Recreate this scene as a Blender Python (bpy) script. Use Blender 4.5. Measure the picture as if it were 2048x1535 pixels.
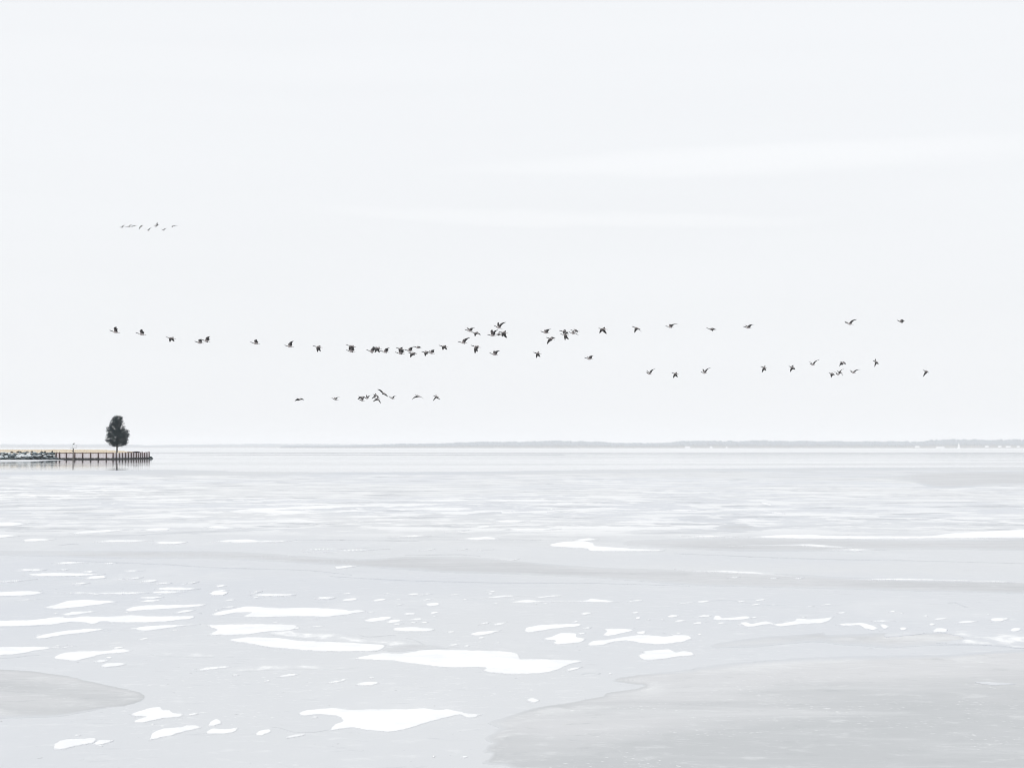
import bpy, bmesh, math, random
import numpy as np
from mathutils import Vector, Matrix, noise
from mathutils.geometry import delaunay_2d_cdt

R = math.radians
random.seed(11)
sc = bpy.context.scene
for o in list(bpy.data.objects):
    bpy.data.objects.remove(o)
COL = sc.collection

# ------------------------------------------------------------------ camera
FPX, CX, CY, HORIZON, CAM_Z = 3740.0, 1024.0, 767.5, 894.9, 2.4     # in pixels of the 2048 px photograph
PITCH = math.atan((HORIZON - CY) / FPX)
cam_data = bpy.data.cameras.new('camera')
cam_data.sensor_width = 36.0
cam_data.lens = FPX / 2048.0 * 36.0
cam_data.clip_start, cam_data.clip_end = 0.5, 40000.0
cam = bpy.data.objects.new('camera', cam_data)
cam.location = (0, 0, CAM_Z)
cam.rotation_euler = (R(90) + PITCH, 0, 0)
COL.objects.link(cam)
sc.camera = cam

# ------------------------------------------------------------------ world: bright overcast
SUN_EL, SUN_AZ = R(44), R(204)          # azimuth from +Y towards +X
world = bpy.data.worlds.new('World')
sc.world = world
world.use_nodes = True
nt = world.node_tree
nt.nodes.clear()
N = nt.nodes.new
L = nt.links.new
out = N('ShaderNodeOutputWorld')
bg = N('ShaderNodeBackground')
bg.inputs['Strength'].default_value = 0.1
L(bg.outputs[0], out.inputs['Surface'])
sky = N('ShaderNodeTexSky')
sky.sky_type = 'NISHITA'
sky.sun_disc = False
sky.sun_elevation = SUN_EL
sky.sun_rotation = SUN_AZ
sky.dust_density = 3.0
tc = N('ShaderNodeTexCoord')
sep = N('ShaderNodeSeparateXYZ')
L(tc.outputs['Generated'], sep.inputs[0])

def wmath(op, a, b=None, clamp=False):
    n = N('ShaderNodeMath')
    n.operation = op
    n.use_clamp = clamp
    for i, v in enumerate((a, b)):
        if v is None:
            continue
        if isinstance(v, (int, float)):
            n.inputs[i].default_value = v
        else:
            L(v, n.inputs[i])
    return n.outputs[0]

# stratus deck: long, low streaks
mp = N('ShaderNodeMapping')
mp.inputs['Scale'].default_value = (2.2, 2.2, 26.0)
mp.inputs['Location'].default_value = (3.1, 0.4, 1.7)
L(tc.outputs['Generated'], mp.inputs[0])
cn = N('ShaderNodeTexNoise')
cn.inputs['Scale'].default_value = 1.0
cn.inputs['Detail'].default_value = 5.0
cn.inputs['Roughness'].default_value = 0.5
L(mp.outputs[0], cn.inputs['Vector'])
mp2 = N('ShaderNodeMapping')
mp2.inputs['Scale'].default_value = (5.0, 5.0, 40.0)
L(tc.outputs['Generated'], mp2.inputs[0])
cn2 = N('ShaderNodeTexNoise')
cn2.inputs['Scale'].default_value = 1.0
cn2.inputs['Detail'].default_value = 4.0
L(mp2.outputs[0], cn2.inputs['Vector'])

def streak(az_c, az_w, el_c, el_w, slope):
    """one lens-shaped brighter break in the cloud deck, ragged by noise; angles in the unit direction's x and z"""
    dx = wmath('SUBTRACT', sep.outputs['X'], az_c)
    a = wmath('DIVIDE', dx, az_w)
    wob = wmath('MULTIPLY', wmath('SUBTRACT', cn2.outputs['Fac'], 0.5), 0.022)
    z = wmath('ADD', wmath('SUBTRACT', sep.outputs['Z'], el_c), wob)
    z = wmath('SUBTRACT', z, wmath('MULTIPLY', dx, slope))
    b = wmath('DIVIDE', z, el_w)
    r2 = wmath('ADD', wmath('MULTIPLY', a, a), wmath('MULTIPLY', b, b))
    mr = N('ShaderNodeMapRange')
    mr.interpolation_type = 'SMOOTHSTEP'
    L(r2, mr.inputs['Value'])
    mr.inputs['From Min'].default_value = 1.6
    mr.inputs['From Max'].default_value = 0.0
    return mr.outputs[0]

s1 = streak(0.125, 0.150, 0.1520, 0.0080, 0.030)
s2 = streak(0.03, 0.125, 0.1225, 0.0035, -0.010)
s3 = streak(-0.20, 0.20, 0.200, 0.010, 0.02)
smax = wmath('ADD', wmath('ADD', wmath('MULTIPLY', s1, 0.40), wmath('MULTIPLY', s2, 0.34)), wmath('MULTIPLY', s3, 0.10))
base = wmath('ADD', wmath('MULTIPLY', wmath('SUBTRACT', cn.outputs['Fac'], 0.5), 0.7), 1.0)
cool = N('ShaderNodeRGB')
cool.outputs[0].default_value = (9.42, 9.58, 9.80, 1)
vm = N('ShaderNodeVectorMath')
vm.operation = 'SCALE'
L(cool.outputs[0], vm.inputs[0])
L(wmath('ADD', wmath('MULTIPLY', base, 0.075), 0.922), vm.inputs['Scale'])
vadd = N('ShaderNodeVectorMath')
vadd.operation = 'ADD'
L(vm.outputs[0], vadd.inputs[0])
comb = N('ShaderNodeCombineXYZ')
for i in range(3):
    L(wmath('MULTIPLY', smax, (0.92, 0.86, 0.80)[i]), comb.inputs[i])
L(comb.outputs[0], vadd.inputs[1])
mixw = N('ShaderNodeMixRGB')
mixw.inputs[0].default_value = 0.04       # what the thick deck lets through
L(vadd.outputs[0], mixw.inputs[1])
L(sky.outputs[0], mixw.inputs[2])
L(mixw.outputs[0], bg.inputs['Color'])

sun_data = bpy.data.lights.new('sun', 'SUN')
sun_data.energy = 1.05
sun_data.angle = R(25)
sun_data.color = (1.0, 0.97, 0.93)
sun = bpy.data.objects.new('sun', sun_data)
sd = Vector((math.sin(SUN_AZ) * math.cos(SUN_EL), math.cos(SUN_AZ) * math.cos(SUN_EL), math.sin(SUN_EL)))
sun.rotation_euler = (-sd).to_track_quat('-Z', 'Y').to_euler()
COL.objects.link(sun)

sc.view_settings.view_transform = 'Standard'
sc.view_settings.look = 'None'
sc.view_settings.exposure = 0.0
sc.view_settings.gamma = 1.0
sc.view_settings.use_curve_mapping = False
sc.render.engine = 'CYCLES'
sc.render.filter_size = 1.0
sc.cycles.filter_width = 1.0
sc.cycles.use_denoising = True
sc.cycles.max_bounces = 8
sc.cycles.volume_bounces = 4

# ------------------------------------------------------------------ helpers
CP, SP = math.cos(PITCH), math.sin(PITCH)

def ray(px, py):
    x, y = (px - CX) / FPX, (CY - py) / FPX
    return Vector((x, CP - y * SP, SP + y * CP))

def ground(px, py, z=0.0):
    """point of the level z that the photograph shows at this pixel"""
    d = ray(px, py)
    t = (z - CAM_Z) / d.z
    return Vector((d.x * t, d.y * t, z))

def at(px, py, dist):
    """point at this distance along the ground"""
    d = ray(px, py)
    return Vector((0, 0, CAM_Z)) + d * (dist / d.y)

def tag(o, label=None, cat=None, group=None, kind=None):
    if label: o['label'] = label
    if cat: o['category'] = cat
    if group: o['group'] = group
    if kind: o['kind'] = kind
    return o

def link(name, me, parent=None, loc=None):
    o = bpy.data.objects.new(name, me)
    COL.objects.link(o)
    if parent is not None: o.parent = parent
    if loc is not None: o.location = loc
    return o

def mesh(name, verts, faces, mats, midx=None, smooth=False):
    me = bpy.data.meshes.new(name)
    me.from_pydata([tuple(v) for v in verts], [], faces)
    for m in (mats if isinstance(mats, (list, tuple)) else [mats]):
        me.materials.append(m)
    if midx is not None:
        me.polygons.foreach_set('material_index', midx)
    if smooth:
        me.polygons.foreach_set('use_smooth', [True] * len(me.polygons))
    me.update()
    return me

def empty(name, loc):
    o = bpy.data.objects.new(name, None)
    o.empty_display_size = 0.3
    o.location = loc
    COL.objects.link(o)
    return o

def mat(name, color, rough=0.8, build=None, ior=1.45, spec=0.5):
    m = bpy.data.materials.new(name)
    m.use_nodes = True
    t = m.node_tree
    b = t.nodes['Principled BSDF']
    b.inputs['Base Color'].default_value = (*color, 1)
    b.inputs['Roughness'].default_value = rough
    b.inputs['IOR'].default_value = ior
    b.inputs['Specular IOR Level'].default_value = spec
    if build: build(t, b)
    return m

class NB:
    """small node helper"""
    def __init__(s, t): s.t = t
    def n(s, typ, **kw):
        nd = s.t.nodes.new(typ)
        for k, v in kw.items(): setattr(nd, k, v)
        return nd
    def l(s, a, b): s.t.links.new(a, b)
    def pos(s, scale=(1, 1, 1), loc=(0, 0, 0), obj=False):
        if obj:
            g = s.n('ShaderNodeTexCoord').outputs['Object']
        else:
            g = s.n('ShaderNodeNewGeometry').outputs['Position']
        m = s.n('ShaderNodeMapping')
        m.inputs['Scale'].default_value = scale
        m.inputs['Location'].default_value = loc
        s.l(g, m.inputs[0])
        return m.outputs[0]
    def noise(s, vec, scale=1, detail=4, rough=0.5, dist=0.0):
        nd = s.n('ShaderNodeTexNoise')
        nd.inputs['Scale'].default_value = scale
        nd.inputs['Detail'].default_value = detail
        nd.inputs['Roughness'].default_value = rough
        nd.inputs['Distortion'].default_value = dist
        s.l(vec, nd.inputs['Vector'])
        return nd.outputs['Fac']
    def ramp(s, fac, a, b, lo=0.0, hi=1.0, smooth=True):
        nd = s.n('ShaderNodeMapRange')
        if smooth: nd.interpolation_type = 'SMOOTHSTEP'
        for k, v in (('From Min', a), ('From Max', b), ('To Min', lo), ('To Max', hi)):
            nd.inputs[k].default_value = v
        s.l(fac, nd.inputs['Value'])
        return nd.outputs[0]
    def math(s, op, a, b=0.0, clamp=False):
        nd = s.n('ShaderNodeMath', operation=op, use_clamp=clamp)
        for i, v in enumerate((a, b)):
            if isinstance(v, (int, float)): nd.inputs[i].default_value = v
            else: s.l(v, nd.inputs[i])
        return nd.outputs[0]
    def mix(s, fac, a, b):
        nd = s.n('ShaderNodeMixRGB')
        if isinstance(fac, (int, float)): nd.inputs[0].default_value = fac
        else: s.l(fac, nd.inputs[0])
        for i, v in ((1, a), (2, b)):
            if isinstance(v, tuple): nd.inputs[i].default_value = (*v, 1)
            else: s.l(v, nd.inputs[i])
        return nd.outputs[0]
    def bump(s, h, strength, dist, bsdf):
        nd = s.n('ShaderNodeBump')
        nd.inputs['Strength'].default_value = strength
        nd.inputs['Distance'].default_value = dist
        s.l(h, nd.inputs['Height'])
        s.l(nd.outputs[0], bsdf.inputs['Normal'])

def noisy(ca, cb, scale=1.0, lo=0.35, hi=0.65, detail=5, stretch=(1, 1, 1), bump=0.0, obj=False):
    def f(t, b):
        k = NB(t)
        fac = k.noise(k.pos(stretch, obj=obj), scale, detail, 0.6)
        k.l(k.mix(k.ramp(fac, lo, hi), ca, cb), b.inputs['Base Color'])
        if bump: k.bump(fac, bump, 0.05, b)
    return f

# ------------------------------------------------------------------ ice, snow and water materials
SNOW = (0.90, 0.905, 0.905)

def ice_colour(k):
    """bare lake ice: big cool and pale areas, fine frost speckle"""
    big = k.noise(k.pos((0.06, 0.035, 1), (4, 9, 0)), 1, 4, 0.55, 0.6)
    c = k.mix(k.ramp(big, 0.35, 0.65), (0.585, 0.61, 0.65), (0.63, 0.645, 0.66))
    mid = k.noise(k.pos((0.35, 0.22, 1), (1, 2, 0)), 1, 5, 0.6, 0.8)
    c = k.mix(k.ramp(mid, 0.5, 0.72, 0, 0.35), c, (0.72, 0.735, 0.75))
    fine = k.noise(k.pos((3.0, 3.6, 1)), 1, 5, 0.7)
    c = k.mix(k.ramp(fine, 0.53, 0.74, 0, 0.42), c, (0.80, 0.81, 0.82))
    dark = k.noise(k.pos((1.8, 3.2, 1), (30, 4, 0)), 1, 5, 0.72)
    c = k.mix(k.ramp(dark, 0.58, 0.74, 0, 0.40), c, (0.42, 0.44, 0.47))
    fleck = k.noise(k.pos((14, 13, 1), (9, 1, 0)), 1, 3, 0.6)
    where = k.noise(k.pos((0.5, 0.25, 1), (8, 8, 0)), 1, 4, 0.6)
    fl = k.math('MULTIPLY', k.ramp(fleck, 0.62, 0.70), k.ramp(where, 0.46, 0.62))
    c = k.mix(k.math('MULTIPLY', fl, 0.8), c, (0.86, 0.87, 0.87))
    debris = k.noise(k.pos((11, 9, 1), (40, 2, 0)), 1, 3, 0.6)
    c = k.mix(k.ramp(debris, 0.685, 0.73, 0, 0.6), c, (0.30, 0.31, 0.33))
    return c

def ice_build(t, b):
    k = NB(t)
    c = ice_colour(k)
    g = k.n('ShaderNodeNewGeometry')
    sp = k.n('ShaderNodeSeparateXYZ')
    k.l(g.outputs['Position'], sp.inputs[0])
    far = k.ramp(sp.outputs['Y'], 42, 58)
    fade = k.math('MULTIPLY', k.ramp(sp.outputs['Y'], 120, 190, 1.0, 0.45), k.ramp(k.noise(k.pos((0.035, 0.022, 1), (2, 5, 0)), 1, 4, 0.6), 0.38, 0.58, 0.62, 1.0))
    left = k.ramp(sp.outputs['X'], -18, 30, 1.0, 0.6)
    # wind-drifted snow scattered over the middle distance
    v = k.pos((0.30, 0.34, 1), (7, 3, 0))
    n1 = k.noise(v, 1, 6, 0.58, 0.3)
    snow = k.ramp(n1, 0.515, 0.55)
    n2 = k.noise(k.pos((1.1, 0.9, 1), (17, 13, 0)), 1, 5, 0.6)
    snow2 = k.ramp(n2, 0.55, 0.60, 0, 1.0)
    s = k.math('MAXIMUM', snow, snow2)
    s = k.math('MULTIPLY', k.math('MULTIPLY', k.math('MULTIPLY', s, far), fade), left)
    dk = k.noise(k.pos((0.22, 0.34, 1), (3, 31, 0)), 1, 6, 0.66, 0.6)
    dkf = k.math('MULTIPLY', k.ramp(dk, 0.54, 0.60, 0, 0.85), far)
    c = k.mix(dkf, c, (0.42, 0.44, 0.47))
    c = k.mix(s, c, SNOW)
    k.l(c, b.inputs['Base Color'])
    k.l(k.math('ADD', k.math('MULTIPLY', s, 0.55), 0.30), b.inputs['Roughness'])
    h = k.noise(k.pos((1.5, 1.0, 1)), 1, 4, 0.6)
    k.bump(h, 0.15, 0.02, b)

M_ICE = mat('lake_ice', (0.6, 0.62, 0.65), 0.3, ice_build, 1.31)

def edge_attr(k):
    a = k.n('ShaderNodeAttribute', attribute_name='edge')
    return a.outputs['Fac']

def snow_build(top, soft, patchy):
    def f(t, b):
        k = NB(t)
        e = edge_attr(k)
        n = k.noise(k.pos((6.0, 5.0, 1)), 1, 6, 0.72)
        f1 = k.math('ADD', e, k.math('MULTIPLY', k.math('SUBTRACT', n, 0.5), soft * 1.5))
        cover = k.ramp(f1, 0.0, soft)
        if patchy:
            n2 = k.noise(k.pos((2.2, 0.9, 1), (5, 5, 0)), 1, 6, 0.7)
            cover = k.math('MULTIPLY', cover, k.ramp(n2, 0.40, 0.62))
        g = k.noise(k.pos((1.6, 1.2, 1)), 1, 6, 0.68)
        s = k.mix(k.ramp(g, 0.34, 0.56), top, SNOW)
        k.l(k.mix(cover, ice_colour(k), s), b.inputs['Base Color'])
        k.l(k.math('ADD', k.math('MULTIPLY', cover, 0.55), 0.30), b.inputs['Roughness'])
        k.l(k.math('SUBTRACT', 0.5, k.math('MULTIPLY', cover, 0.35)), b.inputs['Specular IOR Level'])
    return f
M_SNOW = mat('drifted_snow', SNOW, 0.85, snow_build((0.84, 0.85, 0.86), 1.3, False), 1.31)
M_FROST = mat('frosted_ice', SNOW, 0.8, snow_build((0.80, 0.81, 0.82), 4.0, True), 1.31)

def dark_build(ca, cb, rim, rimw, soft, rime=0.0):
    """greyer wet ice; its rim is now crisp, now melting into the ice around it, with rime frost spread inwards from it"""
    def f(t, b):
        k = NB(t)
        e = edge_attr(k)
        n = k.noise(k.pos((1.2, 0.9, 1)), 1, 6, 0.68)
        big = k.noise(k.pos((0.13, 0.20, 1), (2, 8, 0)), 1, 4, 0.55, 0.7)
        if rime:      # frost has settled on the far side of these sheets, the near side is wet
            gp = k.n('ShaderNodeNewGeometry')
            sp = k.n('ShaderNodeSeparateXYZ')
            k.l(gp.outputs['Position'], sp.inputs[0])
            big = k.math('ADD', big, k.ramp(sp.outputs['Y'], 15.0, 22.0, -0.07, 0.08))
        c = k.mix(k.ramp(big, 0.36, 0.62), ca, cb)
        fine = k.noise(k.pos((2.4, 3.0, 1)), 1, 6, 0.75)
        str_ = k.noise(k.pos((0.28, 1.0, 1), (1, 40, 0)), 1, 6, 0.65, 0.5)
        c = k.mix(k.ramp(str_, 0.50, 0.72, 0, 0.5), c, (0.68, 0.69, 0.70))
        c = k.mix(k.ramp(str_, 0.46, 0.28, 0, 0.4), c, (0.46, 0.475, 0.485))
        c = k.mix(k.ramp(fine, 0.52, 0.72, 0, 0.55), c, (0.72, 0.73, 0.74))
        c = k.mix(k.ramp(fine, 0.46, 0.28, 0, 0.5), c, (0.40, 0.42, 0.43))
        ew = k.math('ADD', e, k.math('MULTIPLY', k.math('SUBTRACT', n, 0.5), rimw))
        c = k.mix(k.ramp(ew, rimw, 0.0, 0, 0.45), c, rim)
        if rime:
            blot = k.noise(k.pos((0.9, 0.8, 1), (12, 3, 0)), 1, 7, 0.72, 0.6)
            ring = k.math('MULTIPLY', k.ramp(e, 2.0, 9.0), k.ramp(e, 34.0, 9.0))
            c = k.mix(k.math('MULTIPLY', k.math('MULTIPLY', k.ramp(blot, 0.44, 0.62), ring), rime), c, (0.76, 0.77, 0.775))
            speck = k.noise(k.pos((16, 14, 1), (3, 3, 0)), 1, 3, 0.6)
            c = k.mix(k.math('MULTIPLY', k.math('MULTIPLY', k.ramp(speck, 0.60, 0.68), k.ramp(blot, 0.48, 0.6)), 0.7), c, (0.85, 0.86, 0.86))
        vary = k.noise(k.pos((0.22, 0.30, 1), (6, 6, 0)), 1, 3, 0.5)
        w = k.ramp(vary, 0.40, 0.62, soft, soft * (14.0 if rime else 1.5))
        cover = k.math('DIVIDE', k.math('ADD', e, k.math('MULTIPLY', k.math('SUBTRACT', n, 0.5), k.math('MULTIPLY', w, 0.9))), w, True)
        k.l(k.mix(cover, ice_colour(k), c), b.inputs['Base Color'])
        b.inputs['Roughness'].default_value = 0.42
        k.bump(fine, 0.2, 0.02, b)
    return f
M_DARK = mat('wet_grey_ice', (0.5, 0.5, 0.5), 0.4, dark_build((0.485, 0.50, 0.51), (0.62, 0.625, 0.635), (0.44, 0.455, 0.465), 7.0, 0.8, 0.55), 1.31, 0.4)
M_BAND = mat('grey_ice_band', (0.5, 0.5, 0.5), 0.4, dark_build((0.525, 0.535, 0.55), (0.595, 0.605, 0.62), (0.53, 0.54, 0.55), 3.0, 4.5), 1.31, 0.4)
M_CRACK = mat('ice_crack', (0.33, 0.35, 0.37), 0.5, dark_build((0.34, 0.36, 0.38), (0.47, 0.48, 0.50), (0.45, 0.46, 0.48), 1.0, 0.9), 1.31, 0.4)

def water_build(t, b):
    k = NB(t)
    n = k.noise(k.pos((0.05, 0.9, 1)), 1, 3, 0.5)
    n2 = k.noise(k.pos((0.004, 0.02, 1), (5, 0, 0)), 1, 4, 0.6)
    k.l(k.ramp(n2, 0.40, 0.7, 0.03, 0.065), b.inputs['Roughness'])
    k.bump(n, 0.06, 0.05, b)
M_WATER = mat('calm_water', (0.16, 0.19, 0.21), 0.03, water_build, 1.333)

# ------------------------------------------------------------------ water and ice sheet
wm = mesh('water', [(-9500, -6000, 0), (9500, -6000, 0), (9500, 18500, 0), (-9500, 18500, 0)], [(0, 1, 2, 3)], M_WATER)
tag(link('water', wm), 'still grey open water between the ice and the far shore', kind='structure')
bm_ = mesh('lake_bed', [(-9500, -6000, -0.6), (9500, -6000, -0.6), (9500, 18500, -0.6), (-9500, 18500, -0.6)], [(0, 1, 2, 3)],
           mat('lake_mud', (0.08, 0.08, 0.07), 0.9, noisy((0.07, 0.07, 0.06), (0.10, 0.10, 0.09), 0.1)))
tag(link('lake_bed', bm_), kind='structure')

def spline(pts, step):
    """closed Catmull-Rom through pts, resampled"""
    P = [np.array(p, float) for p in pts]
    n = len(P)
    res = []
    for i in range(n):
        p0, p1, p2, p3 = P[i - 1], P[i], P[(i + 1) % n], P[(i + 2) % n]
        k = max(1, int(np.hypot(*((p2 - p1) * (1, 1.8))) / step))
        for j in range(k):
            t = j / k
            q = 0.5 * (2 * p1 + (p2 - p0) * t + (2 * p0 - 5 * p1 + 4 * p2 - p3) * t * t + (3 * p1 - p0 - 3 * p2 + p3) * t ** 3)
            lin = p1 + (p2 - p1) * t
            res.append(q * 0.6 + lin * 0.4)
    return res

def sheet_mesh(name, pts, z, thick, mats, amp=0.8, step=3.0, grid=5.0, seed=0, dome=0.0):
    """a flat sheet lying on the ice: the outline (in photograph pixels) dropped onto the level z, with real thickness"""
    out = []
    for p in spline(pts, step):
        w = Vector((p[0] * 0.06, p[1] * 0.16, seed * 7.3))
        a = amp * min(1.0, max(0.15, (p[1] - 900) / 400))
        dx = noise.fractal(w, 0.8, 2.1, 4) * a * 3.0
        dy = noise.fractal(w + Vector((50, 0, 0)), 0.8, 2.1, 4) * a
        w2 = Vector((p[0] * 0.22, p[1] * 0.5, seed * 3.1))
        dx += noise.fractal(w2, 0.7, 2.1, 3) * a * 2.6
        dy += noise.fractal(w2 + Vector((0, 70, 0)), 0.7, 2.1, 3) * a * 0.7
        out.append((p[0] + dx, max(p[1] + dy, HORIZON + 6)))
    O = np.array(out)
    x0, y0 = O.min(0)
    x1, y1 = O.max(0)
    gy = max(grid * 0.5, 0.8)
    xs = np.arange(x0, x1, grid)
    ys = np.arange(y0, y1, gy)
    inner = []
    if len(xs) * len(ys) > 0:
        X, Y = np.meshgrid(xs, ys)
        X = X + (np.arange(Y.shape[0]) % 2)[:, None] * grid * 0.5
        q = np.stack([X.ravel(), Y.ravel()], 1)
        ins = np.zeros(len(q), bool)
        A, B = O, np.roll(O, -1, 0)
        for a, b in zip(A, B):
            if a[1] == b[1]: continue
            c = ((a[1] > q[:, 1]) != (b[1] > q[:, 1])) & (q[:, 0] < (b[0] - a[0]) * (q[:, 1] - a[1]) / (b[1] - a[1]) + a[0])
            ins ^= c
        q = q[ins]
        if len(q):
            d = np.hypot((q[:, None, 0] - O[None, :, 0]) * 0.5, (q[:, None, 1] - O[None, :, 1]) * 1.0).min(1) if len(q) * len(O) < 8e6 else np.full(len(q), 9.0)
            inner = [tuple(p) for p, dd in zip(q, d) if dd > 0.5]
    vs = [Vector((p[0], p[1])) for p in out] + [Vector(p) for p in inner]
    r = delaunay_2d_cdt(vs, [], [list(range(len(out)))], 1, 1e-4)
    V, F = r[0], [tuple(f) for f in r[2]]
    PV = np.array([(v.x, v.y) for v in V])
    # distance to the outline, in photograph pixels with rows counted double
    dist = np.empty(len(PV))
    A, B = O * (0.5, 1.0), np.roll(O, -1, 0) * (0.5, 1.0)
    AB = B - A
    L2 = np.maximum((AB ** 2).sum(1), 1e-9)
    for i in range(0, len(PV), 400):
        q = PV[i:i + 400] * (0.5, 1.0)
        t = np.clip(((q[:, None] - A[None]) * AB[None]).sum(2) / L2, 0, 1)
        dist[i:i + 400] = np.sqrt((((A[None] + t[..., None] * AB[None]) - q[:, None]) ** 2).sum(2)).min(1)
    if dome:
        dist *= max(1.0, 2.6 / max(dist.max(), 0.05))
    top = [ground(v[0], v[1], z) for v in PV]
    for t_, d_ in zip(top, dist):
        t_.z += dome * min(1.0, float(d_) / 6.0)
    F = [f if (top[f[1]] - top[f[0]]).cross(top[f[2]] - top[f[0]]).z > 0 else f[::-1] for f in F]
    cnt = {}
    for f in F:
        for i in range(len(f)):
            e = (f[i], f[(i + 1) % len(f)])
            cnt[e] = cnt.get(e, 0) + 1
    bnd = [e for e in cnt if (e[1], e[0]) not in cnt]
    low, verts, ed = {}, list(top), list(dist)
    for e in bnd:
        for v in e:
            if v not in low:
                low[v] = len(verts)
                verts.append(top[v] - Vector((0, 0, thick)))
                ed.append(3.0 if dome else 0.0)
    F += [(a, low[a], low[b], b) for a, b in bnd]
    me = mesh(name, verts, F, mats)
    at_ = me.attributes.new('edge', 'FLOAT', 'POINT')
    at_.data.foreach_set('value', [float(x) for x in ed])
    return me

ICE_Z = 0.05
EDGE = [(-700, 936.5), (0, 939), (120, 939.5), (300, 940.5), (480, 942), (700, 943), (900, 942.8), (1050, 941.5), (1200, 939.5),
        (1330, 937.5), (1500, 936.3), (1700, 935), (1900, 934.3), (2048, 934), (2700, 932.5)]
far_edge = []
for i in range(len(EDGE) - 1):
    for j in range(14):
        t = j / 14
        x = EDGE[i][0] * (1 - t) + EDGE[i + 1][0] * t
        y = EDGE[i][1] * (1 - t) + EDGE[i + 1][1] * t
        far_edge.append((x, y + 0.35 * noise.fractal(Vector((x * 0.03, 3, 0)), 0.8, 2, 4)))
fe = [ground(x, y, ICE_Z) for x, y in far_edge]
iv = [Vector((-120, -60, ICE_Z)), Vector((120, -60, ICE_Z))] + fe[::-1]
nfe = len(iv)
iv += [v - Vector((0, 0, 0.09)) for v in iv]
ifc = [tuple(range(nfe))] + [(i, i + nfe, (i + 1) % nfe + nfe, (i + 1) % nfe) for i in range(nfe)]
ice = link('ice_sheet', mesh('ice_sheet', iv, ifc, M_ICE))
tag(ice, 'broad frozen sheet of pale grey lake ice reaching to the open water', kind='structure')

# crop origins used while measuring the photograph: (left, top), 2.926 measured units per photograph pixel
CROP = [(0, 1160), (680, 1160), (1348, 1160), (0, 930), (680, 930), (1348, 930)]
def conv(c, pts):
    ox, oy = CROP[c]
    return [(ox + x / 2.926, oy + y / 2.926) for x, y in pts]

lay_n = [0]
def lay(name, c, pts, m, amp=0.8, step=3.0, grid=5.0, lifted=False):
    lay_n[0] += 1
    near = c in (0, 1, 2) and not lifted
    z = ICE_Z + {'grey_ice': 0.002 - 0.0006 * (m == M_DARK), 'ice_crack': 0.0015 if near else 0.004,
                 'snow_patch': 0.0022 + (lay_n[0] % 5) * 0.0004 if near else 0.005 + (lay_n[0] % 37) * 0.00014,
                 'frost_patch': (0.0008 if near else 0.0045) + (lay_n[0] % 4) * 0.0003}[name]
    me = sheet_mesh(name, conv(c, pts) if c is not None else pts, z, z - ICE_Z + 0.003, m, amp, step, grid, seed=lay_n[0] % 97, dome=0.012 if name == 'snow_patch' else 0.0)
    o = link(name, me, ice)
    return o

# long grey bands, then the grey lobes
lay('grey_ice', 3, [(-200, 498), (300, 499), (700, 500), (1400, 505), (2090, 548), (2400, 532), (2820, 540), (3200, 575), (3500, 596), (3800, 606), (4040, 612),
     (4500, 630), (5000, 655), (5500, 670), (6300, 688), (6300, 750), (5400, 735), (4900, 722), (4500, 712), (4040, 700), (3500, 658), (3000, 636), (2600, 625),
     (2100, 592), (1600, 562), (1200, 545), (700, 545), (300, 532), (-200, 522)], M_BAND, grid=9, step=5)
lay('grey_ice', 5, [(-260, 440), (100, 428), (400, 422), (1000, 430), (1500, 438), (2300, 424), (2300, 500), (1500, 490), (1000, 500), (400, 502), (-260, 470)], M_BAND, grid=9, step=5)
lay('grey_ice', 5, [(960, 72), (1150, 62), (1300, 62), (1500, 42), (1800, 36), (2400, 34), (2400, 108), (1900, 118), (1620, 135), (1500, 127), (1380, 95), (1150, 74)], M_BAND, grid=9, step=5)
lay('grey_ice', 3, [(0, 40), (500, 32), (1000, 26), (1500, 38), (2048, 42), (2600, 40), (3100, 32), (3700, 24), (4300, 18), (5000, 14), (6200, 10), (6200, 28), (5000, 30), (4300, 36), (3700, 42),
     (3100, 52), (2600, 54), (2048, 56), (1500, 58), (1000, 60), (500, 52), (-200, 54), (-200, 30)], M_BAND, grid=9, step=5, amp=0.3)
lay('grey_ice', 5, [(20, 316), (120, 306), (260, 310), (420, 304), (300, 322), (120, 326)], M_BAND)
lay('grey_ice', 5, [(228, 368), (300, 348), (420, 346), (500, 362), (620, 356), (720, 352), (600, 368), (480, 380), (320, 380)], M_BAND)
lay('grey_ice', 4, [(740, 288), (830, 276), (940, 272), (940, 284), (840, 290)], M_BAND)
lay('grey_ice', 1, [(240, 402), (330, 384), (480, 372), (640, 392), (520, 400), (420, 408), (300, 416)], M_BAND)
lay('grey_ice', 2, [(215, 380), (260, 364), (400, 344), (560, 326), (740, 316), (870, 306), (900, 318), (1100, 310), (1300, 304), (1500, 306), (1620, 300),
     (1680, 286), (1800, 296), (2000, 310), (2300, 330), (2300, 410), (2000, 396), (1840, 382), (1500, 380), (1240, 394), (1130, 384), (1080, 378), (960, 376),
     (880, 362), (800, 360), (640, 372), (480, 388), (330, 392), (240, 392)], M_DARK, grid=7)
lay('grey_ice', 1, [(830, 1068), (872, 1042), (890, 1010), (835, 1000), (870, 962), (890, 950), (846, 924), (900, 890), (930, 860), (862, 832), (960, 800), (1080, 760),
     (1180, 736), (1300, 720), (1440, 694), (1540, 676), (1570, 655), (1740, 632), (1780, 612), (1660, 600), (1592, 583), (1640, 566), (1740, 552), (1850, 540),
     (1954, 530), (2014, 522), (2114, 504), (2254, 486), (2454, 468), (2604, 458), (2804, 446), (3054, 440), (3454, 436), (4400, 440), (4400, 1300), (1000, 1300),
     (1060, 1120), (1030, 1104), (960, 1080)], M_DARK, grid=9, amp=0.9)
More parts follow.
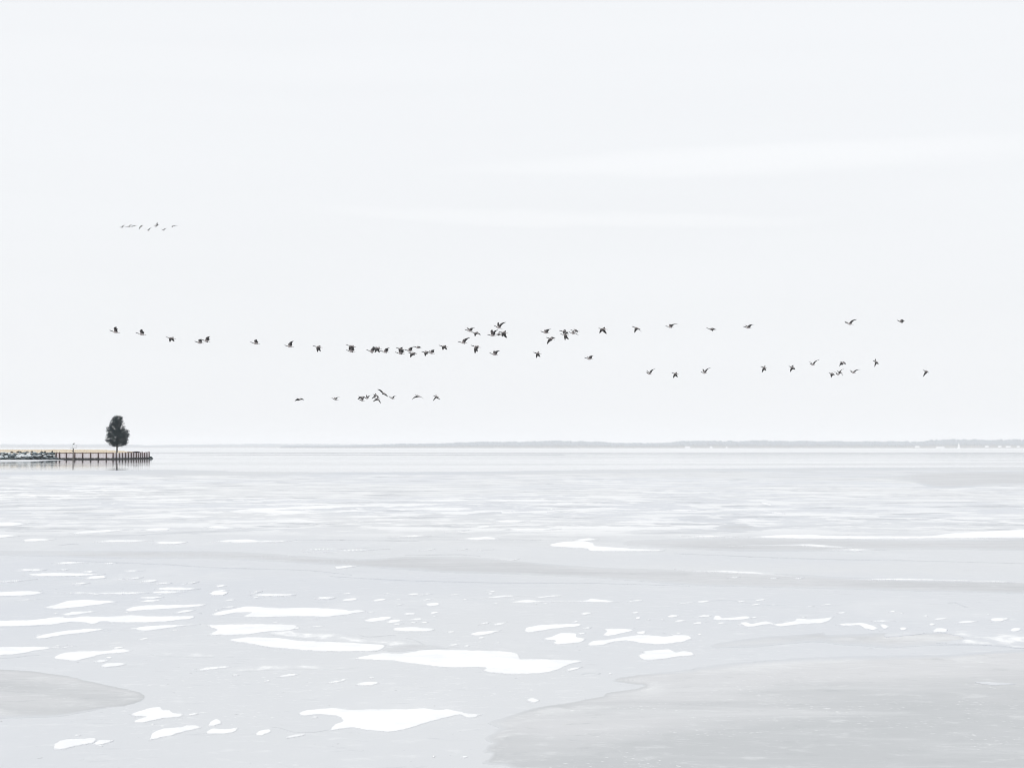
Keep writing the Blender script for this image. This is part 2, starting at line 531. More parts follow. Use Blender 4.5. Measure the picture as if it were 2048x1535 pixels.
lay('grey_ice', 0, [(-200, 804), (0, 806), (200, 800), (360, 792), (480, 770), (620, 745), (740, 730), (820, 706), (850, 680), (820, 655), (740, 635), (620, 610),
     (560, 596), (400, 560), (300, 545), (200, 530), (0, 520), (-200, 516)], M_DARK, grid=6)
# cracks and pressure lines
def line_sheet(c, pts, w):
    up = [(x, y - w * (0.4 + 0.6 * math.sin(math.pi * i / (len(pts) - 1)))) for i, (x, y) in enumerate(pts)]
    dn = [(x, y + w * (0.4 + 0.6 * math.sin(math.pi * i / (len(pts) - 1)))) for i, (x, y) in enumerate(pts)]
    return up + dn[::-1]
for c, pts, w in [
    (3, [(380, 556), (600, 564), (800, 572), (1000, 580), (1200, 594), (1500, 604), (1800, 612), (2060, 640)], 2.6),
    (4, [(-60, 648), (150, 660), (400, 672), (700, 680), (1000, 686), (1500, 688), (2048, 704)], 2.6),
    (5, [(0, 515), (250, 524), (500, 535), (900, 548), (1400, 556), (2100, 574)], 2.6),
    (5, [(1200, 302), (1500, 306), (1650, 316), (1850, 330), (2100, 352)], 2.2),
    (5, [(680, 354), (900, 350), (1100, 346), (1250, 342)], 1.8),
    (1, [(96, 310), (150, 328), (240, 325), (310, 318), (330, 326)], 3.0),
    (1, [(380, 334), (420, 344), (450, 352), (500, 376), (600, 390), (700, 392)], 2.6),
    (1, [(1410, 550), (1450, 541), (1530, 542), (1490, 552)], 3.0),
    (0, [(0, 456), (90, 448), (150, 440), (230, 436)], 3.0),
    (0, [(-40, 272), (60, 268), (160, 268), (240, 264)], 2.0),
    (0, [(1580, 854), (1640, 862), (1720, 884), (1830, 886), (1920, 872)], 1.8),
    (2, [(1600, 132), (1640, 128), (1700, 152), (1720, 156)], 4.0),
    (3, [(810, 410), (870, 402), (970, 402)], 2.2), (3, [(1750, 438), (1900, 436), (2060, 434)], 2.2),
    (3, [(30, 384), (160, 386), (360, 382)], 2.2), (3, [(340, 468), (420, 458), (460, 458)], 2.4),
    (4, [(0, 436), (200, 438), (420, 442), (480, 438)], 2.4), (4, [(900, 420), (940, 432), (1180, 436)], 2.2),
    (4, [(470, 354), (560, 350), (650, 352)], 2.2), (4, [(380, 526), (560, 522), (700, 520), (820, 530)], 3.0),
    (2, [(100, 128), (260, 116), (360, 118), (440, 134), (540, 142), (660, 146)], 1.6),
]:
    lay('ice_crack', c, line_sheet(c, pts, w), M_CRACK, amp=0.35, step=2.5, grid=4)

# ------------------------------------------------------------------ snow drifts lying on the ice
SN = {
 0: [[(-160, 70), (0, 66), (80, 62), (180, 60), (262, 70), (200, 84), (90, 92), (0, 90), (-160, 88)],
     [(330, 68), (420, 66), (560, 70), (720, 66), (900, 70), (800, 78), (600, 80), (420, 74)],
     [(250, 158), (330, 138), (400, 116), (520, 112), (700, 122), (600, 138), (450, 158), (330, 166)],
     [(350, 202), (420, 182), (520, 176), (582, 178), (500, 192), (420, 204)],
     [(-160, 238), (0, 234), (200, 228), (330, 212), (420, 218), (480, 208), (640, 210), (760, 202), (900, 208), (1130, 206), (1125, 222), (1000, 238), (840, 246), (700, 246), (600, 240), (540, 256), (460, 242), (400, 244), (300, 258), (160, 266), (0, 270), (-160, 274)],
     [(172, 340), (280, 308), (400, 290), (560, 278), (620, 286), (520, 302), (380, 318), (260, 338)],
     [(620, 290), (760, 280), (860, 266), (1020, 258), (1180, 254), (1050, 270), (940, 284), (850, 296), (780, 287)],
     [(725, 172), (780, 152), (880, 142), (1000, 142), (1100, 140), (1210, 136), (1180, 150), (1080, 160), (960, 168), (840, 174), (760, 180)],
     [(1005, 192), (1080, 172), (1155, 168), (1100, 186), (1040, 194)],
     [(1220, 202), (1280, 182), (1360, 166), (1450, 150), (1620, 160), (1800, 158), (1950, 164), (2080, 180), (2040, 200), (1900, 212), (1700, 210), (1560, 216), (1420, 212), (1470, 188), (1380, 188), (1300, 204)],
     [(1210, 318), (1270, 290), (1210, 262), (1400, 254), (1560, 254), (1720, 258), (1740, 270), (1700, 290), (1560, 300), (1420, 318)],
     [(1335, 350), (1400, 334), (1500, 330), (1640, 336), (1740, 350), (2040, 362), (2240, 374), (2244, 398), (2200, 412), (2040, 414), (1850, 412), (1700, 400), (1560, 388), (1480, 372)],
     [(-160, 392), (0, 388), (100, 386), (280, 388), (400, 378), (300, 398), (200, 412), (100, 432), (0, 438), (-160, 440)],
     [(312, 452), (380, 420), (500, 412), (600, 412), (700, 400), (780, 408), (700, 424), (600, 432), (520, 452), (440, 470), (360, 462)],
     [(540, 474), (590, 462), (640, 466), (600, 480)],
     [(585, 500), (620, 484), (690, 478), (738, 486), (700, 500), (620, 508)],
     [(1150, 528), (1210, 508), (1330, 500), (1350, 506), (1250, 520)],
     [(1615, 568), (1680, 546), (1760, 548), (1700, 560)],
     [(1900, 600), (1960, 584), (2020, 578), (2000, 590), (1940, 600)],
     [(762, 782), (820, 760), (880, 744), (940, 740), (960, 758), (1000, 756), (1010, 772), (1072, 778), (1060, 796), (960, 804), (900, 816), (840, 830), (776, 828), (800, 812), (850, 796), (790, 792)],
     [(872, 934), (890, 890), (960, 864), (1050, 856), (1090, 846), (1150, 846), (1182, 858), (1080, 882), (1000, 906), (930, 920)],
     [(1210, 850), (1230, 824), (1270, 808), (1300, 834), (1240, 850)],
     [(1212, 882), (1240, 866), (1330, 868), (1390, 858), (1370, 886), (1310, 896), (1220, 896)],
     [(1500, 902), (1510, 880), (1580, 868), (1582, 884), (1540, 904)],
     [(1670, 924), (1700, 904), (1786, 892), (1770, 908)],
     [(316, 984), (320, 956), (370, 930), (470, 924), (550, 918), (566, 930), (540, 950), (440, 968), (370, 986)],
     [(545, 956), (580, 934), (666, 930), (640, 948), (580, 960)],
     [(1740, 776), (1800, 756), (1940, 744), (2050, 754), (2200, 752), (2400, 750), (2480, 746), (2560, 756), (2620, 752), (2700, 766), (2720, 774), (2790, 780), (2826, 782), (2780, 800), (2730, 800), (2690, 784), (2600, 804), (2480, 836), (2380, 868), (2280, 884), (2150, 874), (2060, 860), (1930, 876), (1960, 840), (2010, 820), (1960, 790), (1860, 784), (1780, 790)]],
 1: [[(80, 458), (160, 436), (250, 424), (360, 426), (440, 412), (520, 404), (700, 406), (840, 410), (960, 412), (1040, 428), (1060, 458), (1180, 458), (1420, 468), (1340, 490), (1280, 520), (1180, 542), (1000, 546), (880, 540), (832, 524), (850, 510), (640, 508), (480, 494), (300, 468), (160, 464)],
     [(1080, 296), (1085, 274), (1180, 258), (1300, 254), (1410, 250), (1400, 268), (1280, 278), (1180, 294), (1110, 302)],
     [(1400, 286), (1440, 274), (1476, 272), (1450, 284)],
     [(1180, 344), (1240, 326), (1290, 306), (1380, 308), (1390, 330), (1440, 340), (1400, 362), (1280, 374), (1240, 366), (1260, 352)],
     [(1530, 322), (1560, 300), (1540, 282), (1640, 280), (1720, 288), (1690, 300), (1600, 322)],
     [(1440, 374), (1480, 352), (1560, 346), (1640, 332), (1720, 320), (1800, 318), (1900, 326), (1960, 318), (2040, 322), (2062, 340), (2000, 360), (1880, 374), (1760, 366), (1680, 352), (1600, 358), (1540, 376), (1470, 382)],
     [(1735, 300), (1790, 292), (1780, 312), (1740, 312)],
     [(1745, 440), (1780, 424), (1760, 414), (1870, 404), (1930, 400), (1960, 418), (2010, 412), (2060, 420), (2070, 438), (1980, 444), (1900, 458), (1820, 466), (1770, 460)],
     [(1090, 694), (1130, 686), (1170, 700), (1140, 714), (1100, 706)],
     [(130, 236), (200, 216), (300, 210), (290, 226), (200, 242)],
     [(260, 246), (300, 230), (400, 226), (470, 216), (474, 232), (380, 236), (300, 250)],
     [(305, 290), (330, 274), (420, 270), (560, 282), (520, 298), (380, 298)],
     [(755, 316), (800, 300), (880, 292), (950, 290), (900, 306), (820, 322)],
     [(810, 262), (830, 246), (880, 242), (860, 252)],
     [(880, 264), (920, 248), (980, 240), (960, 254), (910, 264)],
     [(770, 106), (860, 96), (960, 86), (1056, 88), (980, 98), (860, 104)],
     [(980, 130), (1080, 112), (1200, 118), (1430, 116), (1470, 104), (1560, 114), (1660, 122), (1560, 128), (1380, 126), (1200, 126), (1100, 130)],
     [(1310, 526), (1360, 510), (1420, 502), (1400, 514), (1340, 530)],
     [(88, 612), (120, 596), (200, 590), (230, 600), (160, 614)]],
 2: [[(225, 230), (240, 204), (270, 206), (280, 216), (360, 214), (420, 206), (455, 216), (420, 228), (300, 234)],
     [(380, 246), (420, 240), (460, 252), (540, 236), (600, 252), (700, 236), (720, 220), (800, 226), (900, 216), (940, 208), (910, 236), (860, 250), (740, 256), (620, 270), (560, 256), (500, 264), (430, 272)],
     [(940, 258), (1000, 250), (1100, 246), (1160, 264), (1195, 280), (1160, 290), (1110, 278), (1080, 262), (1000, 266)],
     [(1200, 260), (1230, 254), (1265, 272), (1230, 284)],
     [(1150, 234), (1240, 232), (1305, 236), (1240, 242), (1180, 242)],
     [(1510, 298), (1530, 280), (1570, 276), (1600, 288), (1590, 304), (1540, 302)],
     [(1850, 232), (1860, 220), (1960, 218), (1930, 236), (1880, 240)]],
 3: [[(-100, 338), (60, 330), (160, 342), (60, 356), (-100, 354)], [(-100, 410), (40, 404), (120, 412), (0, 424), (-100, 420)], [(120, 436), (200, 426), (330, 430), (260, 442), (160, 446)],
     [(390, 400), (480, 384), (640, 374), (780, 372), (640, 390), (500, 400)], [(820, 378), (900, 364), (1000, 366), (980, 380), (880, 384)], [(1190, 362), (1260, 350), (1310, 354), (1420, 366), (1300, 372)],
     [(540, 446), (640, 436), (780, 434), (900, 440), (780, 448), (640, 450)], [(890, 452), (960, 444), (1100, 446), (1040, 460), (940, 460)], [(1210, 446), (1320, 436), (1440, 430), (1520, 438), (1740, 436), (1640, 448), (1400, 452)],
     [(60, 612), (160, 604), (280, 608), (200, 618)], [(130, 640), (260, 628), (420, 628), (620, 636), (480, 646), (260, 648)], [(-100, 684), (60, 672), (220, 662), (100, 678), (0, 684)],
     [(480, 664), (540, 646), (610, 642), (620, 656), (560, 664)], [(300, 574), (400, 562), (520, 568), (400, 576)], [(680, 662), (780, 656), (840, 652), (800, 664)], [(810, 676), (900, 666), (920, 676), (860, 684)],
     [(890, 690), (960, 682), (1012, 686), (960, 694)], [(900, 722), (980, 710), (1100, 714), (1180, 720), (1080, 730), (960, 730)], [(1220, 748), (1260, 732), (1330, 738), (1310, 758), (1250, 758)],
     [(1450, 756), (1560, 748), (1730, 752), (1700, 762), (1540, 764)], [(1840, 774), (1900, 766), (1970, 772), (1900, 782)], [(1460, 742), (1500, 732), (1540, 734), (1500, 744)], [(420, 690), (480, 684), (530, 686), (470, 696)],
     [(1060, 690), (1120, 682), (1170, 678), (1130, 690)], [(470, 624), (520, 616), (570, 620), (520, 628)], [(600, 574), (640, 568), (690, 572), (640, 578)], [(700, 620), (760, 612), (850, 612), (780, 622)],
     [(860, 740), (960, 734), (1100, 738), (1000, 748), (900, 748)], [(360, 740), (560, 744), (800, 742), (820, 752), (600, 754), (420, 748)], [(780, 776), (860, 766), (960, 768), (900, 780)],
     [(1250, 704), (1300, 698), (1330, 704), (1280, 712)], [(330, 610), (380, 604), (410, 608), (370, 614)]],
 4: [[(1215, 465), (1300, 446), (1420, 440), (1480, 452), (1500, 470), (1700, 484), (1900, 492), (1860, 502), (1480, 502), (1440, 486), (1260, 476)],
     [(-30, 590), (60, 584), (104, 588), (40, 600), (-20, 604)], [(680, 430), (780, 420), (870, 416), (930, 432), (800, 436)], [(270, 418), (360, 410), (460, 406), (540, 412), (400, 420)],
     [(870, 328), (980, 318), (1120, 322), (1040, 334), (940, 334)], [(970, 372), (1100, 366), (1300, 372), (1180, 382), (1020, 382)], [(560, 392), (660, 384), (760, 378), (680, 390)], [(460, 494), (560, 486), (520, 496)],
     [(680, 494), (750, 486), (720, 494)], [(780, 492), (900, 490), (840, 496)], [(870, 544), (1000, 548), (1054, 544), (1000, 556)], [(1360, 438), (1450, 424), (1520, 432), (1440, 442)], [(760, 360), (860, 350), (900, 360), (820, 366)]],
 5: [[(430, 418), (600, 406), (800, 402), (900, 410), (1300, 412), (1500, 410), (1650, 392), (1900, 380), (2200, 372), (2200, 420), (1900, 424), (1500, 428), (1200, 430), (900, 430), (600, 426)],
     [(1050, 664), (1300, 660), (1500, 664), (2200, 682), (2200, 688), (1500, 674), (1160, 670)], [(0, 606), (150, 614), (300, 614), (500, 625), (700, 648), (764, 656), (600, 642), (300, 626), (120, 620)],
     [(320, 470), (560, 464), (800, 460), (1060, 482), (900, 480), (700, 470)], [(880, 492), (1040, 488), (1200, 492), (1080, 500)], [(700, 658), (764, 654), (730, 664)], [(550, 658), (620, 654), (590, 662)], [(310, 652), (390, 648), (360, 656)],
     [(-100, 264), (40, 256), (180, 262), (60, 270)], [(500, 212), (560, 222), (600, 240), (520, 228)], [(560, 270), (640, 276), (650, 286), (580, 282)], [(40, 412), (200, 408), (400, 416), (200, 420)], [(1900, 250), (2200, 244), (2200, 256), (2000, 256)]],
}
ELL = {
 1: [(40, 76, 60, 10), (60, 112, 100, 16), (230, 114, 90, 14), (430, 80, 80, 12), (500, 80, 80, 8), (275, 76, 40, 6), (545, 138, 100, 22), (510, 112, 60, 8), (350, 108, 40, 6), (350, 140, 40, 8), (405, 195, 70, 14), (550, 188, 55, 14),
     (555, 208, 35, 8), (180, 184, 40, 8), (65, 184, 150, 18), (660, 84, 70, 8), (730, 110, 30, 8), (885, 66, 50, 8), (495, 244, 50, 8), (650, 300, 50, 10), (665, 376, 60, 10), (740, 382, 40, 10), (1440, 192, 75, 14), (1725, 188, 40, 12),
     (1745, 218, 30, 16), (1950, 208, 70, 16), (1990, 236, 70, 10), (1885, 228, 25, 6), (1805, 228, 25, 6), (190, 568, 30, 6), (15, 580, 40, 10), (1370, 516, 60, 10), (1580, 544, 25, 8), (730, 1030, 40, 10), (550, 1028, 20, 8), (910, 132, 40, 8),
     (925, 362, 25, 6), (1215, 94, 170, 10), (1725, 120, 110, 10)],
 2: [(180, 208, 80, 12), (140, 250, 60, 12), (275, 248, 55, 10), (980, 188, 70, 10), (1275, 182, 55, 10), (1330, 190, 30, 6), (1555, 225, 80, 12), (1510, 256, 40, 16), (1340, 282, 45, 18), (1715, 242, 140, 14), (2000, 288, 70, 24), (1470, 208, 30, 8),
     (65, 132, 110, 8), (170, 122, 90, 10), (390, 122, 60, 8), (480, 140, 60, 10), (580, 142, 30, 6), (890, 142, 70, 8), (505, 114, 60, 10), (45, 236, 70, 8), (10, 208, 40, 10), (150, 315, 20, 10), (1840, 198, 15, 10), (1985, 195, 15, 8), (800, 150, 40, 6)],
 0: [(1280, 60, 120, 10), (835, 342, 60, 10), (690, 392, 60, 10), (430, 382, 50, 6), (1130, 782, 60, 10), (890, 840, 30, 8), (1340, 116, 90, 8), (870, 120, 160, 14), (1500, 100, 60, 8), (1340, 156, 90, 8), (600, 78, 120, 8), (1840, 270, 120, 8), (1560, 588, 40, 8), (160, 112, 160, 8), (1380, 552, 40, 8)],
}
def blob(cx, cy, w, h):
    n = 10
    tilt = -0.10 * w
    return [(cx + math.cos(a) * w / 2 * random.uniform(0.8, 1.15), cy + math.sin(a) * h / 2 * random.uniform(0.75, 1.2) + math.cos(a) * tilt * 0.4)
            for a in [2 * math.pi * i / n for i in range(n)]]
n_snow = 0
for c, polys in SN.items():
    for p in polys:
        lay('snow_patch', c, p, M_SNOW, amp=0.75, step=2.0, grid=4.0, lifted=(c == 2 and p[0][0] > 1500))
        n_snow += 1
for c, es in ELL.items():
    for e in es:
        lay('snow_patch', c, blob(*e), M_SNOW, amp=0.5, step=2.0, grid=3.0)
        n_snow += 1
random.seed(77)
for c in (0, 1, 2):
    for p in SN[c]:
        ws = max(q[0] for q in p) - min(q[0] for q in p)
        if ws < 180: continue
        for _ in range(2 if ws < 500 else 4):
            q = random.choice(p)
            w = random.uniform(14, 46)
            lay('snow_patch', c, blob(q[0] + random.uniform(-50, 50), q[1] + random.choice((-1, 1)) * random.uniform(8, 22), w, w * random.uniform(.13, .26)), M_SNOW, amp=0.5, step=2.0, grid=3.0, lifted=(c == 2 and q[0] > 1500))
            n_snow += 1
lay('frost_patch', 2, [(1560, 300), (1680, 288), (1800, 296), (1960, 308), (2300, 330), (2300, 402), (2000, 394), (1920, 382), (1700, 372), (1540, 366), (1700, 340), (1640, 318)], M_FROST, grid=6, lifted=True)
lay('frost_patch', 0, [(1560, 300), (1700, 290), (1780, 300), (2040, 312), (2020, 334), (2140, 350), (2000, 358), (1780, 344), (1600, 320)], M_FROST, grid=5)
lay('frost_patch', 1, [(-20, 318), (100, 330), (240, 336), (360, 350), (420, 372), (300, 384), (240, 372), (100, 362), (-40, 352)], M_FROST, grid=5)
lay('frost_patch', 2, [(1240, 308), (1400, 296), (1470, 306), (1400, 318), (1250, 330)], M_FROST, grid=5, lifted=True)
lay('frost_patch', 0, [(1160, 508), (1400, 492), (1800, 492), (2100, 500), (2000, 520), (1700, 520), (1400, 534), (1200, 532)], M_FROST, grid=5)
lay('frost_patch', 0, [(880, 420), (1000, 414), (1240, 430), (1240, 450), (1050, 446), (900, 440)], M_FROST, grid=5)
lay('frost_patch', 2, [(1760, 590), (1900, 596), (2000, 604), (1900, 610), (1800, 604)], M_FROST, grid=5, lifted=True)
# small drifts of the middle distance, scattered over the ice between the grey bands and the open water
rest = []
for i in range(230):
    px = random.uniform(-40, 2090) if random.random() < 0.5 else random.gauss(random.choice((90, 330, 640, 1050)), 110)
    py = 952 + 158 * random.random() ** 0.8
    if px > 900 and random.random() < 0.45: continue
    w = random.choice((18, 30, 45, 70, 140, 200)) * random.uniform(.7, 1.3) * (0.6 + (py - 940) / 260)
    h = random.uniform(1.2, 3.0) * (0.5 + (py - 940) / 150)
    n = 9
    pts = [(px + math.cos(a) * w / 2 * random.uniform(0.7, 1.2), py + math.sin(a) * h / 2 * random.uniform(0.7, 1.2) - 0.02 * w * math.cos(a)) for a in [2 * math.pi * j / n for j in range(n)]]
    rest.append(pts)
for i, pts in enumerate(rest):
    if n_snow >= 296: break
    lay('snow_patch', None, pts, M_SNOW, amp=0.35, step=4.0, grid=8.0)
    n_snow += 1

# thin ice floating on the open water, beyond the sheet
M_FLOE = mat('thin_floating_ice', (0.5, 0.52, 0.54), 0.35, noisy((0.50, 0.52, 0.54), (0.62, 0.635, 0.65), 0.2, stretch=(0.05, 1, 1)), 1.31)
for px0, px1, py, h, lab in [(380, 1130, 909.6, 0.5, 'narrow strip of thin ice afloat to the right of the spit'), (1180, 2300, 908.0, 0.4, 'long grey ice strip afloat below the far right shore')]:
    n = 16
    up = [(px0 + (px1 - px0) * i / n, py - h * random.uniform(0.4, 1) * math.sin(math.pi * (i + 0.2) / (n + 0.4))) for i in range(n + 1)]
    dn = [(x, py + h * random.uniform(0.4, 1) * math.sin(math.pi * (i + 0.2) / (n + 0.4))) for i, (x, y) in enumerate(up)]
    me = sheet_mesh('floating_ice', up + dn[::-1], 0.03, 0.06, M_FLOE, amp=0.1, step=14, grid=30, seed=py)
    tag(link('floating_ice', me), lab, 'ice floe', 'thin ice strips on the open water')
# snowy ice added on the far water to brighten the haze; grey wet margin
M_FARICE = mat('far_snowy_ice', (0.78, 0.79, 0.80), 0.8, noisy((0.70, 0.715, 0.73), (0.84, 0.85, 0.86), 0.01, 0.35, 0.65, 5, (0.3, 1, 1)), 1.31, 0.3)
def far_sheet(name, py_of, z, m, y_end, label):
    xs = [-9400 + 18800 * i / 240 for i in range(241)]
    fr = []
    for x in xs:
        d = 900.0
        for _ in range(3):
            px = CX + x / d * FPX
            d = CAM_Z * FPX / (py_of(px) - HORIZON)
        fr.append((x, d, z))
    bk = [(x, y_end if y_end > 3000 else d + y_end, z) for x, d, _ in fr]
    v = fr + bk + [(x, d, -0.05) for x, d, _ in fr]
    k = len(fr)
    f = [(i, i + 1, k + i + 1, k + i) for i in range(k - 1)] + [(2 * k + i, 2 * k + i + 1, i + 1, i) for i in range(k - 1)]
    tag(link(name, mesh(name, v, f, m)), label, kind='structure')
edge_line = lambda px: 905.4 + 0.9 * noise.fractal(Vector((px * 0.002, 1.5, 0)), 0.7, 2, 5) - 0.0005 * max(-1000, min(2500, px - 1000))
far_sheet('far_bounce_ice', edge_line, 0.06, M_FARICE, 18400, 'snowy far ice added to brighten the haze')
far_sheet('far_ice_margin', lambda px: edge_line(px) + 0.16, 0.05, M_FLOE, 90.0, 'grey wet margin of the far ice')
me = sheet_mesh('shore_ice', [(-90, 918.6), (0, 918.6), (60, 918.7), (120, 918.6), (128, 919.0), (100, 920.2), (78, 921.4), (60, 922.3), (20, 923.2), (-90, 923.6)], 0.03, 0.06, M_SNOW, amp=0.1, step=4, grid=10, seed=5)
tag(link('shore_ice', me), 'white strip of snowy ice along the foot of the stone bank', 'ice floe')

# ------------------------------------------------------------------ the grassy point
M_GRASS = mat('dry_winter_grass', (0.5, 0.42, 0.3), 0.9, noisy((0.62, 0.53, 0.40), (0.79, 0.71, 0.58), 0.5, 0.3, 0.7, 6, (0.25, 1, 1), 0.3))
D0 = 388.0
def gx(px, d): return (px - CX) / FPX * d
front = [(gx(px, D0 + 3.0), D0 + 3.0) for px in (-420, -300, -200, -100, 0, 60, 108)] + [(gx(px, D0 + 0.3), D0 + 0.3) for px in (114, 150, 190, 222)]
TURN = (gx(227, D0), D0)
TIP = (gx(299, 411.0), 411.0)
turn_pts = []
for i in range(9):
    t = i / 8
    bow = math.sin(math.pi * t) * 0.7
    turn_pts.append((TURN[0] + (TIP[0] - TURN[0]) * t + bow, TURN[1] + (TIP[1] - TURN[1]) * t))
land = front + [(x - 0.25, y + 0.2) for x, y in turn_pts]
back = [(TIP[0] - 2.5, 418), (TIP[0] - 9, 426), (TIP[0] - 22, 434), (gx(60, 442), 442), (gx(-200, 446), 446), (gx(-420, 446), 446)]
land_poly = land + back
def seg_dist(p, poly):
    best = 1e9
    for a, b in zip(poly, poly[1:]):
        ax, ay, bx, by = *a, *b
        l2 = (bx - ax) ** 2 + (by - ay) ** 2
        t = max(0, min(1, ((p[0] - ax) * (bx - ax) + (p[1] - ay) * (by - ay)) / l2))
        best = min(best, math.hypot(p[0] - ax - t * (bx - ax), p[1] - ay - t * (by - ay)))
    return best
def land_z(x, y):
    d = seg_dist((x, y), land)
    s = min(1, d / 22)
    s = s * s * (3 - 2 * s)
    left = min(1.0, max(0.0, (TIP[0] - x) / 14))
    z = 1.40 - 0.16 * (1 - left) + 0.50 * s * (0.35 + 0.65 * left)
    return z + 0.05 * noise.noise(Vector((x * 0.25, y * 0.12, 4)))
pts = []
n = len(land_poly)
for i in range(n):
    a, b = land_poly[i], land_poly[(i + 1) % n]
    k = max(1, int(math.hypot(b[0] - a[0], b[1] - a[1]) / 1.0))
    pts += [(a[0] + (b[0] - a[0]) * j / k, a[1] + (b[1] - a[1]) * j / k) for j in range(k)]
inner = []
y = 389.5
while y < 446:
    x = gx(-420, y)
    while x < TIP[0] + 3:
        q = (x + random.uniform(-.3, .3), y + random.uniform(-.3, .3))
        c = False
        for (ax, ay), (bx, by) in zip(pts, pts[1:] + pts[:1]):
            if (ay > q[1]) != (by > q[1]) and q[0] < (bx - ax) * (q[1] - ay) / (by - ay) + ax: c = not c
        if c and seg_dist(q, pts + pts[:1]) > 0.5: inner.append(q)
        x += 1.6
    y += 1.6
r = delaunay_2d_cdt([Vector(p) for p in pts + inner], [], [list(range(len(pts)))], 1, 1e-4)
lv = [Vector((v.x, v.y, land_z(v.x, v.y))) for v in r[0]]
lf = [tuple(f) for f in r[2]]
edges = set()
for f in lf:
    for i in range(3): edges.add((f[i], f[(i + 1) % 3]))
low = {}
for a, b in list(edges):
    if (b, a) not in edges:
        for v in (a, b):
            if v not in low:
                low[v] = len(lv)
                lv.append(Vector((lv[v].x, lv[v].y, -0.5)))
        lf.append((a, low[a], low[b], b))
tag(link('grassy_point', mesh('grassy_point', lv, lf, M_GRASS)), 'low spit of land covered in dry tan grass', kind='structure')
# standing dry grass
random.seed(5)
gv, gf = [], []
cand = [p for p in inner if seg_dist(p, land) < 26]
for i in range(9000):
    bx, by = random.choice(cand)
    bx += random.uniform(-.8, .8); by += random.uniform(-.8, .8)
    bz = land_z(bx, by)
    h = random.uniform(0.05, 0.16) * (1.7 if random.random() < 0.1 else 1)
    a = random.uniform(0, math.pi)
    w = random.uniform(0.03, 0.07)
    lean = random.uniform(-.08, .08)
    k = len(gv)
    gv += [(bx - w * math.cos(a), by - w * math.sin(a), bz - .02), (bx + w * math.cos(a), by + w * math.sin(a), bz - .02), (bx + lean, by, bz + h)]
    gf.append((k, k + 1, k + 2))
tag(link('dry_grass', mesh('dry_grass', gv, gf, M_GRASS)), 'short dry tan grass on the spit', 'grass', kind='stuff')

# ------------------------------------------------------------------ stone bank
M_STONE = mat('grey_stone', (0.4, 0.43, 0.45), 0.85, noisy((0.30, 0.345, 0.365), (0.74, 0.78, 0.80), 1.3, 0.35, 0.65, 5, (1, 1, 1), 0.4))
M_STONE2 = mat('dark_stone', (0.12, 0.15, 0.17), 0.8, noisy((0.04, 0.065, 0.08), (0.16, 0.20, 0.22), 1.5, 0.35, 0.65, 5, (1, 1, 1), 0.4))
M_WETST = mat('wet_stone', (0.03, 0.05, 0.06), 0.45, noisy((0.016, 0.03, 0.036), (0.05, 0.075, 0.08), 1.5, 0.35, 0.65, 5, (1, 1, 1), 0.3))
M_GAPSHADE = mat('stone_gap_shade', (0.02, 0.025, 0.03), 0.95, noisy((0.012, 0.017, 0.02), (0.03, 0.035, 0.04), 2.0))  # near-black backing: shade between the stones put into its colour
def stone_mesh(name, m, rnd, fl=0.62):
    b = bmesh.new()
    bmesh.ops.create_icosphere(b, subdivisions=2, radius=0.5)
    planes = [Vector((rnd.uniform(-1, 1), rnd.uniform(-1, 1), rnd.uniform(-.6, 1))).normalized() for _ in range(9)]
    for v in b.verts:
        d = v.co.normalized()
        rr = min([0.40 / max(0.2, d.dot(p)) if d.dot(p) > 0.5 else 9 for p in planes] + [0.52])
        v.co = d * rr * (1 + 0.05 * noise.noise(d * 3 + planes[0] * 5))
        v.co.z *= fl
    me = bpy.data.meshes.new(name)
    b.to_mesh(me)
    b.free()
    me.materials.append(m)
    return me
rnd = random.Random(3)
S_LIGHT = [stone_mesh('stone', M_STONE, rnd) for _ in range(9)]
S_DARK = [stone_mesh('stone', M_STONE2, rnd) for _ in range(6)]
S_WET = [stone_mesh('stone', M_WETST, rnd) for _ in range(6)]
bank = empty('stone_bank', (gx(40, D0), D0, 0))
tag(bank, 'bank of piled grey stones along the left shore of the spit', 'stone bank')
bp = bank.location
xa, xb = gx(-430, D0), gx(111, D0)
ev = [(xa - bp.x, -1.2, -0.5), (xb - bp.x, -1.2, -0.5), (xb - bp.x, 2.9, 1.18), (xa - bp.x, 2.9, 1.18), (xa - bp.x, 3.1, -0.5), (xb - bp.x, 3.1, -0.5)]
link('shade_core', mesh('shade_core', ev, [(0, 1, 2, 3), (3, 2, 5, 4), (1, 5, 2), (0, 3, 4)], M_GAPSHADE), bank)
def put_stone(me, x, y, z, s, parent, name='stone'):
    o = link(name, me, parent)
    o.location = (x, y, z)
    o.scale = s
    o.rotation_euler = (rnd.uniform(-.35, .35), rnd.uniform(-.3, .3), rnd.uniform(0, 6.28))
    return o
rows = [(-0.9, 0.02, 'wet', 1.15), (-0.3, 0.27, 'mix', 1.15), (0.5, 0.58, 'light', 1.25), (1.4, 0.88, 'light', 1.1), (2.3, 1.16, 'mid', 1.0), (3.0, 1.32, 'mid', 0.8)]
for dy, z, kind, size in rows:
    x = gx(-60, D0) - rnd.random()
    xe = xb + (0.9 if z < 0.7 else 0.2) - z * 0.3
    while x < xe:
        s = size * rnd.uniform(0.62, 1.3)
        lib = {'wet': S_WET, 'mix': S_DARK if rnd.random() < 0.55 else S_LIGHT, 'light': S_LIGHT if rnd.random() < 0.76 else S_DARK, 'mid': S_LIGHT if rnd.random() < 0.6 else S_DARK}[kind]
        put_stone(rnd.choice(lib), x - bp.x, dy + rnd.uniform(-.22, .22), z + rnd.uniform(-.1, .1), (s * rnd.uniform(.9, 1.35), s * rnd.uniform(.8, 1.1), s * rnd.uniform(.45, .72)), bank)
        x += s * rnd.uniform(0.78, 1.08)
